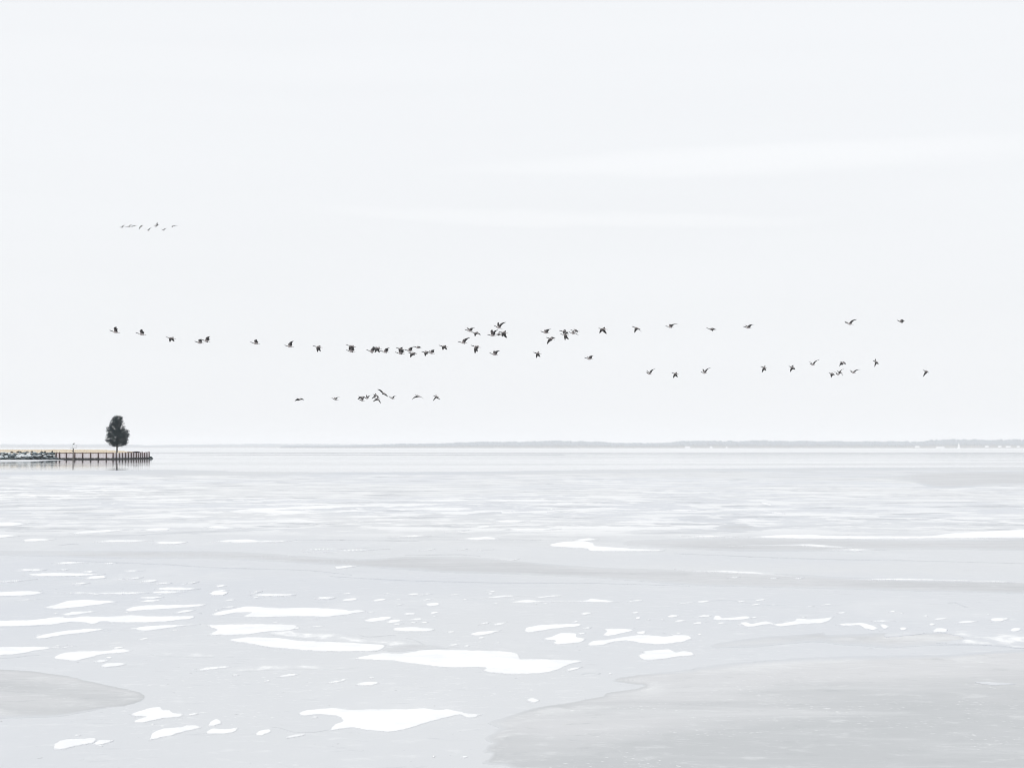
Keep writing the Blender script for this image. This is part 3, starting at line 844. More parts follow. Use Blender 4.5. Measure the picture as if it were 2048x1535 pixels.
# bank goes on outside the frame
sv, sf = [], []
for i in range(120):
    me = rnd.choice(S_LIGHT + S_DARK)
    k = len(sv)
    t = rnd.random()
    c = Vector((rnd.uniform(xa - bp.x, gx(-66, D0) - bp.x), -0.9 + 3.6 * t, 0.1 + 1.2 * t))
    for v in me.vertices: sv.append(v.co * 1.15 + c)
    for p in me.polygons: sf.append(tuple(q + k for q in p.vertices))
tag(link('stone_fill', mesh('stone_fill', sv, sf, M_STONE), bank), kind='stuff')
# two stones out on the shore ice, stones off the tip
for (px, py, s, lab) in [(17, 919.0, 0.55, 'small dark rock on the white shore ice, left of two'), (34.5, 919.2, 0.55, 'small dark rock on the white shore ice, right of two')]:
    p = ground(px, py)
    o = put_stone(rnd.choice(S_WET), p.x, p.y, 0.12, (s * 1.3, s, s), None, 'rock')
    tag(o, lab, 'rock', 'rocks off the spit')
for (px, d, z, s, lab) in [(301.5, 411.5, 0.2, 1.0, 'largest dark rock against the end of the seawall'), (302.8, 411.0, 0.12, 0.6, 'dark rock leaning on the big one at the seawall end'), (305.2, 411.0, 0.06, 0.42, 'small dark rock alone in the water off the tip'),
                      (299.6, 410.2, 0.08, 0.7, 'low wet rock at the foot of the last seawall posts')]:
    o = put_stone(rnd.choice(S_WET), gx(px, d), d, z, (s, s, s * 1.1), None, 'rock')
    tag(o, lab, 'rock', 'rocks off the spit')

# ------------------------------------------------------------------ seawall
M_PILE = mat('tarred_timber', (0.07, 0.05, 0.05), 0.8, noisy((0.045, 0.026, 0.027), (0.19, 0.125, 0.12), 3, 0.3, 0.7, 5, (3, 3, .5)))
M_PANEL = mat('pale_wall_panel', (0.66, 0.58, 0.60), 0.7, noisy((0.70, 0.615, 0.645), (0.86, 0.80, 0.82), 1.3, 0.22, 0.5, 5, (1.5, 1.5, .7)))
M_TIDE = mat('tide_stained_timber', (0.02, 0.018, 0.02), 0.5, noisy((0.012, 0.012, 0.014), (0.04, 0.035, 0.035), 3))
M_CAP = mat('weathered_cap', (0.5, 0.43, 0.38), 0.8, noisy((0.38, 0.31, 0.27), (0.62, 0.54, 0.46), 2))
wall = empty('seawall', (gx(170, D0), D0, 0))
tag(wall, 'pale panelled seawall with dark timber posts round the end of the spit', 'seawall')
wp = wall.location
def cyl(r0, r1, z0, z1, seg=9, cx=0, cy=0, tilt=0.0, jag=0.0):
    vs, fs = [], []
    for k, (r_, z) in enumerate(((r0, z0), ((r0 + r1) / 2, (z0 + z1) / 2), (r1, z1 - 0.03), (r1 * .8, z1))):
        for i in range(seg):
            a = 2 * math.pi * i / seg
            vs.append((cx + r_ * math.cos(a) + tilt * (z - z0), cy + r_ * math.sin(a), z + (jag * math.sin(a * 1.0 + 1) if k >= 2 else 0)))
    for k in range(3):
        for i in range(seg):
            j = (i + 1) % seg
            fs.append((k * seg + i, k * seg + j, (k + 1) * seg + j, (k + 1) * seg + i))
    fs.append(tuple(range(3 * seg, 4 * seg)))
    return vs, fs
def pile_mesh(r_, h, tilt):
    vs, fs = cyl(r_ * 1.12, r_, 0.42, h, 9, 0, 0, tilt, 0.02)
    v2, f2 = cyl(r_ * 1.28, r_ * 1.12, -0.6, 0.46, 9, 0, 0, 0)
    k = len(vs)
    return mesh('pile', vs + v2, fs + [tuple(q + k for q in f) for f in f2], [M_PILE, M_TIDE], [0] * len(fs) + [1] * len(f2), True)
PIL = [pile_mesh(rnd.uniform(.12, .16), h, rnd.uniform(-.03, .03)) for h in (1.38, 1.44, 1.40, 1.50)]
run = [(gx(px, D0), D0) for px in (113, 120, 133.5, 150.3, 166, 182, 197.3, 213.3, 227)]
# chord lengths round the tip
tp = turn_pts
seglen = [math.hypot(tp[i + 1][0] - tp[i][0], tp[i + 1][1] - tp[i][1]) for i in range(8)]
tot = sum(seglen)
def along(s):
    for i in range(8):
        if s <= seglen[i] or i == 7:
            t = s / seglen[i]
            return (tp[i][0] + (tp[i + 1][0] - tp[i][0]) * t, tp[i][1] + (tp[i + 1][1] - tp[i][1]) * t)
        s -= seglen[i]
NT = 15
run += [along(tot * (i + 1) / NT) for i in range(NT)]
def beam(name, a, b, z0, z1, th, m, off=0.0, ribs=0, jag=0.0):
    """a board or panel between two posts; ribs give it a folded sheet profile"""
    a, b = Vector((*a, 0)), Vector((*b, 0))
    d = b - a
    ln = d.length
    d.normalize()
    nrm = Vector((d.y, -d.x, 0))
    ns = max(1, ribs * 2)
    vs, fs = [], []
    for i in range(ns + 1):
        p = a + d * (ln * i / ns) + nrm * (off + (0.03 if ribs and i % 4 in (1, 2) else 0))
        jb = rnd.uniform(0, jag)
        vs += [p + Vector((0, 0, z0 + jb)), p + Vector((0, 0, z1)), p - nrm * th + Vector((0, 0, z1)), p - nrm * th + Vector((0, 0, z0 + jb))]
    for i in range(ns):
        k = i * 4
        for j in range(4):
            fs.append((k + j, k + 4 + j, k + 4 + (j + 1) % 4, k + (j + 1) % 4))
    fs += [(3, 2, 1, 0), (ns * 4, ns * 4 + 1, ns * 4 + 2, ns * 4 + 3)]
    vs = [v - wp for v in vs]
    return link(name, mesh(name, vs, fs, m), wall)
for i, p in enumerate(run):
    o = link('pile', PIL[i % 4], wall)
    o.location = (p[0] - wp.x, p[1] - wp.y - 0.10, 0)
    o.rotation_euler.z = rnd.uniform(0, 6)
    if i >= 9:
        o.scale = (1.2, 1.2, rnd.uniform(.92, 1.10))
        o.rotation_euler.x, o.rotation_euler.y = rnd.uniform(-.05, .05), rnd.uniform(-.06, .06)
    else:
        o.scale.z = rnd.uniform(.97, 1.06)
    if i < len(run) - 1:
        q = run[i + 1]
        beam('panel', p, q, 0.22, 1.30, 0.06, M_PANEL, 0.02, 5, 0.10)
        beam('base_board', p, q, -0.5, 0.27, 0.08, M_TIDE, 0.0)
        if i < 8:
            beam('wale', p, q, 1.24, 1.32, 0.10, M_PILE, 0.10)
            beam('cap_board', p, q, 1.325, 1.375, 0.20, M_CAP, 0.08)

# ------------------------------------------------------------------ post with frame and bird
M_WOODP = mat('old_post_wood', (0.16, 0.13, 0.12), 0.85, noisy((0.06, 0.05, 0.045), (0.22, 0.19, 0.17), 3, 0.3, 0.7, 5, (3, 3, .6)))
M_PALE = mat('pale_grey_paint', (0.55, 0.57, 0.58), 0.6, noisy((0.45, 0.47, 0.48), (0.62, 0.63, 0.64), 6))
PD = 385.5
post = empty('marker_post', (gx(147, PD), PD, 0))
tag(post, 'lone wooden post in the water with a pale open frame on top', 'post')
vs, fs = cyl(0.135, 0.115, -0.6, 2.28, 10)
link('pole', mesh('pole', vs, fs, M_WOODP, None, True), post)
def box(name, c, s, m, parent):
    vs = [(c[0] + sx * s[0] / 2, c[1] + sy * s[1] / 2, c[2] + sz * s[2] / 2) for sx in (-1, 1) for sy in (-1, 1) for sz in (-1, 1)]
    return link(name, mesh(name, vs, [(0, 1, 3, 2), (4, 6, 7, 5), (0, 4, 5, 1), (2, 3, 7, 6), (0, 2, 6, 4), (1, 5, 7, 3)], m), parent)
box('crossbar', (0.0, 0, 2.31), (1.28, 0.14, 0.06), M_PALE, post)
box('frame_upright', (-0.11, 0, 2.68), (0.045, 0.045, 0.68), M_PALE, post)
box('frame_upright', (0.63, 0, 2.68), (0.045, 0.045, 0.68), M_PALE, post)
box('frame_rail', (0.26, 0, 3.04), (0.80, 0.05, 0.045), M_PALE, post)
box('bracket', (-0.16, -0.02, 1.72), (0.18, 0.08, 0.10), M_TIDE, post)

# ------------------------------------------------------------------ birds
M_BLACK = mat('black_plumage', (0.012, 0.012, 0.013), 0.7, noisy((0.008, 0.008, 0.009), (0.02, 0.02, 0.02), 9, obj=True))
M_BODY = mat('grey_brown_plumage', (0.30, 0.26, 0.255), 0.85, noisy((0.36, 0.32, 0.315), (0.54, 0.49, 0.485), 14, obj=True))
M_WHITE = mat('white_plumage', (0.7, 0.68, 0.66), 0.85, noisy((0.6, 0.58, 0.56), (0.76, 0.74, 0.73), 14, obj=True))
M_WING = mat('dark_flight_feathers', (0.03, 0.027, 0.028), 0.75, noisy((0.006, 0.006, 0.006), (0.022, 0.020, 0.020), 10, obj=True))
M_COV = mat('wing_coverts', (0.12, 0.105, 0.105), 0.8, noisy((0.07, 0.062, 0.063), (0.17, 0.15, 0.15), 10, obj=True))
BM = [M_BLACK, M_BODY, M_WHITE, M_WING, M_COV]
#            t     half-width half-height  rise  material of the stretch that follows
GOOSE = [(0.00, .006, .006, .000, 0), (0.05, .014, .013, .004, 0), (0.075, .028, .030, .008, 0), (0.11, .030, .032, .008, 0), (0.15, .027, .028, .002, 0), (0.22, .027, .028, -.004, 0), (0.29, .031, .033, -.006, 0),
         (0.335, .045, .048, -.008, 2), (0.40, .074, .074, -.012, 1), (0.50, .092, .090, -.014, 1), (0.60, .092, .088, -.012, 1), (0.70, .076, .070, -.006, 1), (0.79, .052, .046, .002, 2), (0.86, .036, .026, .006, 0), (0.93, .046, .012, .008, 0), (1.0, .052, .005, .008, 0)]
def bird_mesh(name, head, tail, near, far, length=1.02, wing=0.86, chord=0.35, prof=GOOSE, seg=8, sign=-1):
    """head, tail, near and far wing tips as offsets in metres from the body centre: (x, z); the depth follows from the bird's real length and wing"""
    def lift(v, ln, s):
        x, z = v
        h = math.hypot(x, z)
        if h > ln * 0.98:
            x, z = x * ln * 0.98 / h, z * ln * 0.98 / h
            h = ln * 0.98
        return Vector((x, s * math.sqrt(ln * ln - h * h), z))
    ax = lift((tail[0] - head[0], tail[1] - head[1]), length, -sign)       # head -> tail; the head is turned a little towards the viewer
    axis = ax.normalized()
    side = axis.cross(Vector((0, 0, 1)))
    side.normalize()
    if side.y > 0: side = -side
    up = axis.cross(side)
    if up.z < 0: up = -up
    org = -axis * (0.5 * length)          # head point relative to the body centre
    vs, fs, mi = [], [], []
    for t, w, h, rise, m in prof:
        c = org + axis * (t * length) + up * rise
        for i in range(seg):
            a = 2 * math.pi * i / seg
            vs.append(c + side * (w * math.cos(a)) + up * (h * math.sin(a)))
    for k in range(len(prof) - 1):
        for i in range(seg):
            j = (i + 1) % seg
            fs.append((k * seg + i, k * seg + j, (k + 1) * seg + j, (k + 1) * seg + i))
            m = prof[k][4]
            if m == 1 and 0.55 < prof[k][0] and math.sin(2 * math.pi * (i + .5) / seg) < -0.5: m = 2
            mi.append(m)
    fs.append(tuple(range(seg - 1, -1, -1))); mi.append(0)
    k0 = (len(prof) - 1) * seg
    fs.append(tuple(range(k0, k0 + seg))); mi.append(0)
    for s, tip in ((-1, near), (1, far)):
        root = org + axis * (0.455 * length) + up * 0.035 + side * (0.05 if s < 0 else -0.05)
        hip = Vector((tip[0] - root.x, 0, tip[1] - root.z))
        tv = lift((hip.x, hip.z), wing, s)
        u = tv.normalized()
        cdir = axis - u * axis.dot(u)
        if cdir.length < 0.25: cdir = cdir + up * -0.3
        cdir.normalize()
        nrm = u.cross(cdir)
        if nrm.z < 0: nrm = -nrm
        secs = [(0.0, 1.0, 0.0, 0.00), (0.16, 0.98, -0.03, 0.03), (0.34, 0.90, -0.07, 0.05), (0.50, 0.84, -0.08, 0.055), (0.66, 0.66, -0.04, 0.045), (0.82, 0.48, 0.02, 0.02), (0.94, 0.28, 0.07, 0.0), (1.0, 0.08, 0.13, -0.01)]
        base = len(vs)
        for q, cw, le, bend in secs:
            c = root + tv * q + nrm * bend + cdir * (le * chord / 0.3)
            w = cw * chord
            th = 0.020 * (1 - 0.8 * q)
            vs += [c, c + cdir * (w * .42) + nrm * th, c + cdir * w, c + cdir * (w * .42) - nrm * th * .6]
        for a in range(len(secs) - 1):
            for b in range(4):
                p, r_ = base + a * 4 + b, base + a * 4 + (b + 1) % 4
                fs.append((p, p + 4, r_ + 4, r_))
                mi.append(4 if b in (0, 3) and secs[a][0] < 0.5 else 3)
        fs.append((base, base + 1, base + 2, base + 3)); mi.append(4)
        e = base + (len(secs) - 1) * 4
        fs.append((e, e + 1, e + 2, e + 3)); mi.append(3)
    me = mesh(name, vs, fs, BM, mi, False)
    b = bmesh.new()
    b.from_mesh(me)
    bmesh.ops.recalc_face_normals(b, faces=b.faces)
    b.to_mesh(me)
    b.free()
    return me

#   distance, head, tail, near wing tip, far wing tip, label
UP, DN = 'wings raised', 'wings pushed down'
G = [
 (165, (218.6, 660.2), (239.8, 666.2), (233.2, 653.5), (228.6, 654.8), 'goose leading the long line at far left, dark wings held upright'),
 (165, (272.5, 665.5), (291, 669.8), (284.7, 659.2), (281.5, 660.5), 'goose with upright wings flying second behind the leader at far left'),
 (165, (332.8, 674.2), (350.6, 677.3), (340.3, 683.2), (342.5, 682), 'third goose of the long line, wings pushed straight down, above the lone tree'),
 (165, (389.6, 682.6), (405.8, 686.4), (402.9, 678.5), (398, 680.5), 'lower left goose of the close pair right of the tree, wings lifted'),
 (165, (402.9, 679), (418.8, 683.1), (420, 672.8), (415.5, 675), 'upper right goose of the close pair right of the tree, wings swept back'),
 (165, (500.8, 684.1), (519, 687.8), (512.9, 679.5), (511, 681), 'goose flying alone in the gap after the close pair, wings half lifted'),
 (165, (569, 690.4), (586.6, 693.6), (585.7, 681.8), (577, 685), 'goose with one tall raised wing, just left of the single bird with hanging wings'),
 (165, (626.1, 691.7), (644.9, 694.8), (634, 703), (636.5, 702), 'goose of the long line with both wings hanging straight down, ahead of the overlapping two'),
 (165, (692.3, 689.5), (711.9, 693.9), (697.2, 700.8), (702, 699.5), 'upper goose of the two overlapping birds, wings hanging down over the lower one'),
 (160, (692.6, 700.3), (709.6, 703), (708, 694.6), (705.5, 695.5), 'lower goose of the two overlapping birds, wings raised into the upper one'),
 (165, (733.1, 699.8), (749.5, 703.6), (752, 693.8), (749, 694.5), 'first goose of the tight row of three, wings swept back'),
 (165, (745, 693.2), (763.6, 698.1), (749.5, 703.4), (754.8, 704.2), 'middle goose of the tight row of three, wings down'),
 (165, (759.7, 701.5), (777.8, 704.4), (777.4, 695.6), (774, 697), 'last goose of the tight row of three, wings swept up and back'),
 (168, (792, 695.2), (808, 699.2), (797, 703.5), (804, 704), 'upper left goose of the knot of five in the middle left, wings down'),
 (165, (790, 704.3), (808.4, 707.4), (807.5, 699), (805.5, 700.5), 'lower left goose of the knot of five in the middle left, wings raised'),
 (165, (809.3, 699.3), (825.7, 702.4), (826, 694), (820.5, 694.8), 'goose in the centre of the knot of five, broad wings swept back'),
 (165, (826.9, 692.9), (842.4, 695.8), (838.5, 694.3), (836, 694.2), 'topmost goose of the knot of five, wings level and seen edge on'),
 (165, (816.6, 705.2), (833.4, 707.6), (819.3, 713.2), (831, 705), 'lowest goose of the knot of five, near wing slanting down to the left'),
 (165, (843, 703.1), (858, 705.8), (848.6, 711), (854, 701.8), 'left goose of the touching pair after the knot of five, wings tilted'),
 (165, (854.2, 703), (868.5, 707.2), (867, 699.6), (856.8, 699.8), 'right goose of the touching pair after the knot of five, wings lifted'),
 (165, (877.3, 690.5), (896.3, 694.3), (883.6, 699), (890.5, 698.6), 'goose by itself between the touching pair and the centre cluster, short wings down'),
 (165, (929.3, 659.3), (946.5, 662.6), (947.5, 655.8), (932, 653), 'goose at the upper left of the centre cluster, wings spread in a wide V'),
 (165, (942.2, 664.3), (960, 667), (948, 672.2), (958.6, 669), 'goose just below the wide V bird in the centre cluster, wings bent down'),
 (165, (915.3, 683.3), (934.6, 686), (938, 674.4), (931.5, 675.6), 'goose at the lower left of the centre cluster, wing arched up and back'),
 (165, (941, 690.4), (962.1, 694.8), (947.5, 706), (951.5, 702.5), 'goose with one long dark wing hanging down below the centre cluster'),
 (165, (978.8, 705.9), (996.2, 710), (998, 700.6), (989, 699.4), 'lowest goose under the centre cluster, both wings lifted'),
 (165, (987.6, 651.1), (1004.4, 657), (1010.4, 643.6), (995.4, 641.8), 'highest goose of the centre cluster, long wings raised in a sharp V'),
 (165, (974.4, 669.4), (992.5, 671), (993.6, 659.4), (981.8, 656.8), 'goose with raised wings left below the sharp V bird'),
 (172, (989, 668.6), (1004, 669), (994.6, 671.5), (1000.5, 664.8), 'goose squeezed between two others in the centre cluster, half hidden'),
 (165, (997, 663.5), (1016.3, 666.2), (1001.6, 672.4), (1010.8, 676), 'goose at the right of the centre cluster, both wings hanging down'),
 (165, (1080.3, 662.6), (1099, 666), (1099.4, 658.2), (1092.5, 658), 'goose with lifted wings directly above the bird with one long slanting wing'),
 (165, (1091.5, 674.7), (1109.8, 678.8), (1092, 686.8), (1110, 673.6), 'goose with one long wing slanting down left, below the lifted-wing bird right of centre'),
 (165, (1117.7, 661.2), (1136, 663.5), (1125, 668.8), (1135.6, 667.6), 'upper left goose of the tight foursome right of centre, wings down'),
 (165, (1120.1, 668.2), (1138.4, 670.5), (1127.4, 680), (1135.6, 678.8), 'lowest goose of the tight foursome right of centre, both wings hanging straight'),
 (165, (1140.5, 660.2), (1160, 662.6), (1151.5, 664.5), (1149.5, 657), 'upper right goose of the tight foursome right of centre, wings nearly level'),
 (165, (1136.7, 664.3), (1153, 667), (1154.4, 670.6), (1147, 661.5), 'lower right goose of the tight foursome right of centre, wing trailing down'),
 (165, (1196, 656.5), (1215.8, 658.6), (1196.2, 665.4), (1211.8, 667.8), 'goose with both wings swept down apart, first right of the tight foursome'),
 (165, (1065.8, 704.6), (1083, 707.4), (1070.4, 714.6), (1078.2, 713.6), 'goose below the upper line with two parallel hanging wings, flying alone'),
 (165, (1168.5, 715.5), (1186, 718), (1183.8, 711.2), (1175, 712.6), 'goose with folded up wings alone above and left of the lower right line'),
 (165, (1263.2, 653), (1281, 657.6), (1266, 664.4), (1283, 660.4), 'goose with wings bent down, second right of the tight foursome'),
 (165, (1330, 652.3), (1348, 654), (1352, 647.6), (1344, 646.6), 'goose with one wing stretched back, third right of the tight foursome'),
 (165, (1411.7, 656), (1432, 659.8), (1420, 662), (1433.6, 656.8), 'goose with wings held flat, fourth right of the tight foursome'),
 (165, (1485.2, 653), (1503.4, 655.8), (1504, 649.2), (1492, 648.6), 'goose with arched wings, fifth right of the tight foursome, before the wide gap'),
 (176, (1291, 744.3), (1304, 748.6), (1307.4, 737.4), (1292.2, 738), 'goose with a narrow V of raised wings, first of the lower right line'),
 (176, (1342.6, 745.3), (1358.4, 748.4), (1343.4, 754.2), (1354.4, 754.2), 'goose with both wings down, second of the lower right line'),
 (176, (1400.8, 743.9), (1414.6, 745.8), (1418.8, 734.8), (1406.4, 735.6), 'goose with raised wings, third of the lower right line before the gap'),
 (176, (1519.9, 732.9), (1535, 736), (1520.4, 743.2), (1532.4, 741.4), 'left goose of the two matching birds with wings down in the lower right line'),
 (176, (1576, 732.3), (1591, 735.2), (1576.4, 742.2), (1590.4, 739.4), 'right goose of the two matching birds with wings down in the lower right line'),
 (176, (1618, 727.4), (1631, 729.6), (1635.2, 719), (1617.8, 720.6), 'goose with wide V of raised wings just left of the overlapping lower right bunch'),
 (170, (1688.2, 644.8), (1707.8, 648.9), (1709.8, 638.4), (1690.8, 642), 'left bird of the two geese at the upper right corner, one wing raised back'),
 (170, (1791.9, 640.6), (1809, 643.6), (1799, 646), (1811, 638.4), 'right bird of the two geese at the upper right corner, wings nearly level'),
 (176, (1844.2, 740.2), (1858.6, 743), (1842.4, 751.4), (1860, 742.8), 'rightmost goose of the whole flock, near wing slanting down'),
 (176, (1679, 723.3), (1691, 726), (1675.6, 730.6), (1695, 724.4), 'goose flying above the overlapping lower right bunch, wings spread flat'),
 (176, (1656.3, 746.1), (1669, 747.6), (1657.6, 753.4), (1672, 746.2), 'left goose of the overlapping lower right bunch, wing pointing down'),
 (176, (1670, 747.6), (1681, 748.2), (1685, 736.8), (1665.6, 740.8), 'middle goose of the overlapping lower right bunch, long wing raised to the right'),
 (180, (1672.3, 742), (1686, 745), (1674, 746.4), (1686.6, 748.4), 'goose behind the middle one of the overlapping lower right bunch, wing tip dropping right'),
 (176, (1698.7, 742.4), (1712.4, 745.6), (1717.8, 738.6), (1700.8, 739), 'goose just right of the overlapping lower right bunch, wing arched back'),
 (176, (1743.9, 721.2), (1757.4, 723.8), (1745, 732), (1759.2, 728.8), 'goose with both wings bent down high on the lower right line, before the rightmost'),
 (190, (594, 796.6), (603, 799), (591, 800.6), (607.4, 797.4), 'leading goose of the lowest group, wings spread flat'),
 (190, (663.5, 795.8), (676, 799.6), (680.8, 794), (667, 793.8), 'second goose of the lowest group, one wing arched back'),
 (190, (717, 792.5), (728, 795), (716, 797), (730, 793), 'upper left goose of the tangle in the lowest group'),
 (190, (717.2, 798.3), (729, 801.2), (730, 793.8), (722, 796), 'bottom goose of the tangle in the lowest group, wing raised'),
 (190, (728.6, 794.8), (738, 796.2), (743.8, 790), (731.4, 788), 'right goose of the tangle in the lowest group, wings up'),
 (190, (746.3, 788.6), (756, 791.2), (744.2, 796.2), (757.8, 797), 'upper of the two parallel geese with drooping wings in the lowest group'),
 (190, (749, 795.6), (760, 798.8), (746.8, 801.6), (761, 807.2), 'lower of the two parallel geese with drooping wings in the lowest group'),
 (190, (761.0, 782.6), (772.6, 788.4), (756, 777.2), (776, 791.4), 'banking goose with wings in one long slanting line above the lowest group'),
 (190, (778.6, 794), (789.4, 797), (792.6, 791.6), (774.4, 791.6), 'goose joined to the wing tip of the banking one, wings in a shallow V'),
 (190, (830.7, 789.8), (842, 793.6), (824.6, 797.2), (848, 798), 'goose with wings drooping evenly to both sides, next to last of the lowest group'),
 (190, (866.5, 790.9), (877.6, 793.6), (866, 800.2), (878.8, 799), 'last goose of the lowest group, both wings hanging'),
]
def add_bird(name, d, head, tail, near, far, label, cat, group, **kw):
    m = ((head[0] + tail[0]) / 2, (head[1] + tail[1]) / 2)
    s = d / FPX
    off = lambda p: ((p[0] - m[0]) * s, -(p[1] - m[1]) * s)
    o = link(name, bird_mesh(name, off(head), off(tail), off(near), off(far), **kw))
    o.location = at(m[0], m[1], d)
    tag(o, label, cat, group)
    return o
for i, (d, h, t, nw, fw, lab) in enumerate(G):
    add_bird('flying_goose', d + random.uniform(-4, 4), h, t, nw, fw, lab, 'goose', 'geese flying over the ice',
             chord=0.19 if i >= 58 else 0.27 if (i in (22, 26, 28, 31, 32, 33, 35, 36, 37, 39, 49) or i >= 43) else 0.32)
FAR = [((243.2, 454.7), (237.4, 453.1), (249.7, 449.8), 'leftmost bird of the small distant flock, wings in a V'),
       ((257.3, 453.7), (249, 453.3), (264, 448.5), 'distant bird with left wing level and right wing raised, beside the leftmost'),
       ((267.4, 451.6), (261, 454), (275.3, 451.3), 'distant bird gliding with nearly flat wings in the left half of the small flock'),
       ((281.7, 452.8), (276.5, 458.3), (285.7, 451.3), 'distant bird with its left wing hooked downward'),
       ((296, 460.5), (287.8, 457.4), (303, 455), 'distant bird with open V wings, lowest on the left of the small flock'),
       ((310.7, 452.5), (304.3, 449.2), (319.6, 448.2), 'distant bird with high V wings at the top of the small flock'),
       ((313.2, 450.8), (308.6, 449.6), (315.4, 445.8), 'distant bird partly hidden behind the high V bird'),
       ((326.3, 460.1), (319.6, 457.4), (333.6, 456.2), 'distant bird with arched wings, lowest on the right of the small flock'),
       ((346.7, 451.9), (341.5, 454), (356.2, 451.3), 'rightmost and faintest bird of the small distant flock')]
for c, lw, rw, lab in FAR:
    d = 430 + random.uniform(-8, 8)
    add_bird('distant_bird', d, (c[0] - 1.6, c[1] - 0.6), (c[0] + 1.6, c[1] + 0.6), rw, lw, lab, 'bird', 'small distant flock at upper left', wing=0.98, chord=0.34)
# bird on the post
PERCH = [(t, w * 1.45, h * 1.5, r_ * 1.3, m) for t, w, h, r_, m in [(0.0, .004, .004, .0, 0), (.10, .012, .012, .0, 0), (.14, .032, .034, .0, 0), (.22, .042, .044, -.006, 0), (.30, .040, .046, -.012, 0), (.42, .066, .074, -.02, 0), (.55, .068, .076, -.02, 0), (.68, .050, .052, -.01, 0), (.80, .030, .022, .0, 0), (1.0, .030, .008, .0, 0)]]
pb = at(148.2, 887.3, PD)
me = bird_mesh('perched_bird', (0.23, 0.13), (-0.23, -0.13), (-0.15, -0.10), (-0.15, -0.10), length=0.54, wing=0.34, chord=0.14, prof=PERCH)
v2, f2 = cyl(.012, .01, -0.16, -0.03, 6, -.02, -.03)
v3, f3 = cyl(.012, .01, -0.16, -0.03, 6, -.02, .03)
b = bmesh.new()
b.from_mesh(me)
for vv, ff in ((v2, f2), (v3, f3)):
    bvs = [b.verts.new(v) for v in vv]
    for f in ff: b.faces.new([bvs[i] for i in f])
b.to_mesh(me)
b.free()
for i in range(len(me.polygons)): me.polygons[i].material_index = 0
o = link('perched_bird', me)
o.location = (post.location.x + 0.10, PD, 3.0625 + 0.16)
tag(o, 'dark bird perched on the frame of the post', 'bird')

# ------------------------------------------------------------------ lone tree
random.seed(21)
M_BARK = mat('grey_bark', (0.10, 0.10, 0.10), 0.9, noisy((0.06, 0.06, 0.062), (0.17, 0.17, 0.17), 4, 0.3, 0.7, 5, (3, 3, .5), 0.4))
def leaf_build(t, b):
    k = NB(t)
    n = k.noise(k.pos((1, 1, 1)), 2.6, 3, 0.6)
    g = k.n('ShaderNodeObjectInfo')
    k.l(k.mix(k.ramp(n, 0.42, 0.68), (0.003, 0.013, 0.019), (0.042, 0.078, 0.088)), b.inputs['Base Color'])  # lighter clumps paint the crown's highlights into the leaf colour
M_LEAF = mat('dark_evergreen_leaves', (0.02, 0.05, 0.055), 0.6, leaf_build, 1.45, 0.12)
TD = 397.0
sc_t = TD / FPX
def tz(py): return CAM_Z - (py - HORIZON) * sc_t
tree_x = gx(234.0, TD)
base_z = land_z(tree_x, TD)
tree = empty('evergreen_tree', (tree_x, TD, base_z))
tag(tree, 'lone dark dense evergreen tree standing on the grassy spit', 'tree')
PROF = [(130, 940, 1100), (200, 880, 1130), (300, 815, 1150), (380, 790, 1165), (420, 742, 1190), (480, 745, 1270), (600, 728, 1290), (700, 722, 1265), (780, 765, 1250), (830, 840, 1200), (862, 900, 1040)]
prof = [(820 + y / 11.8, 150 + a / 11.8, 150 + b / 11.8) for y, a, b in PROF]
def span(py):
    for (y0, a0, b0), (y1, a1, b1) in zip(prof, prof[1:]):
        if y0 <= py <= y1:
            t = (py - y0) / (y1 - y0)
            return a0 + (a1 - a0) * t, b0 + (b1 - b0) * t
    return None
lv, lf = [], []
cl = []
while len(cl) < 1000:
    py = random.uniform(prof[0][0] + 0.8, prof[-1][0] - 0.6)
    a, b_ = span(py)
    cx, hw = (a + b_) / 2, (b_ - a) / 2 - random.uniform(-0.6, 2.4)
    if hw <= 0.3: hw = 0.5
    ang = random.uniform(0, 2 * math.pi)
    rr = random.random() ** 0.38
    if random.random() > (hw / 23) ** 1.35 + 0.07: continue
    x = cx + math.cos(ang) * rr * hw
    # notch under the crown top on the right and a few openings
    zx, zy = (x - 150) * 11.8, (py - 820) * 11.8
    if any(math.hypot((zx - hx) / rx, (zy - hy) / ry) < 1 for hx, hy, rx, ry in ((1085, 392, 30, 22), (1222, 430, 40, 55), (1085, 515, 22, 16), (868, 510, 22, 12), (1150, 842, 22, 26), (1050, 840, 26, 20), (760, 665, 26, 22), (790, 400, 18, 30), (1025, 128, 16, 26))): continue
    y = math.sin(ang) * rr * hw * sc_t * 0.9
    cl.append((( x - 234.0) * sc_t, y, tz(py) - base_z, rr))
for cxx, cyy, czz, rr in cl:
    outd = Vector((cxx, cyy, 0.25))
    outd.normalize()
    cs = random.uniform(.09, .19)
    for j in range(int(14 + cs * 110)):
        q = Vector((random.gauss(0, cs), random.gauss(0, cs), random.gauss(0, cs * .75)))
        c = Vector((cxx, cyy, czz)) + q
        n_ = (outd + Vector((random.gauss(0, .7), random.gauss(0, .7), random.gauss(0, .7)))).normalized()
        u = n_.orthogonal().normalized()
        u.rotate(Matrix.Rotation(random.uniform(0, 6.28), 3, n_))
        v = n_.cross(u)
        a, w = random.uniform(.05, .095), random.uniform(.03, .05)
        k = len(lv)
        lv += [c - u * a, c + v * w, c + u * a, c - v * w]
        lf.append((k, k + 1, k + 2, k + 3))
link('crown', mesh('crown', lv, lf, M_LEAF), tree)
vs, fs = [], []
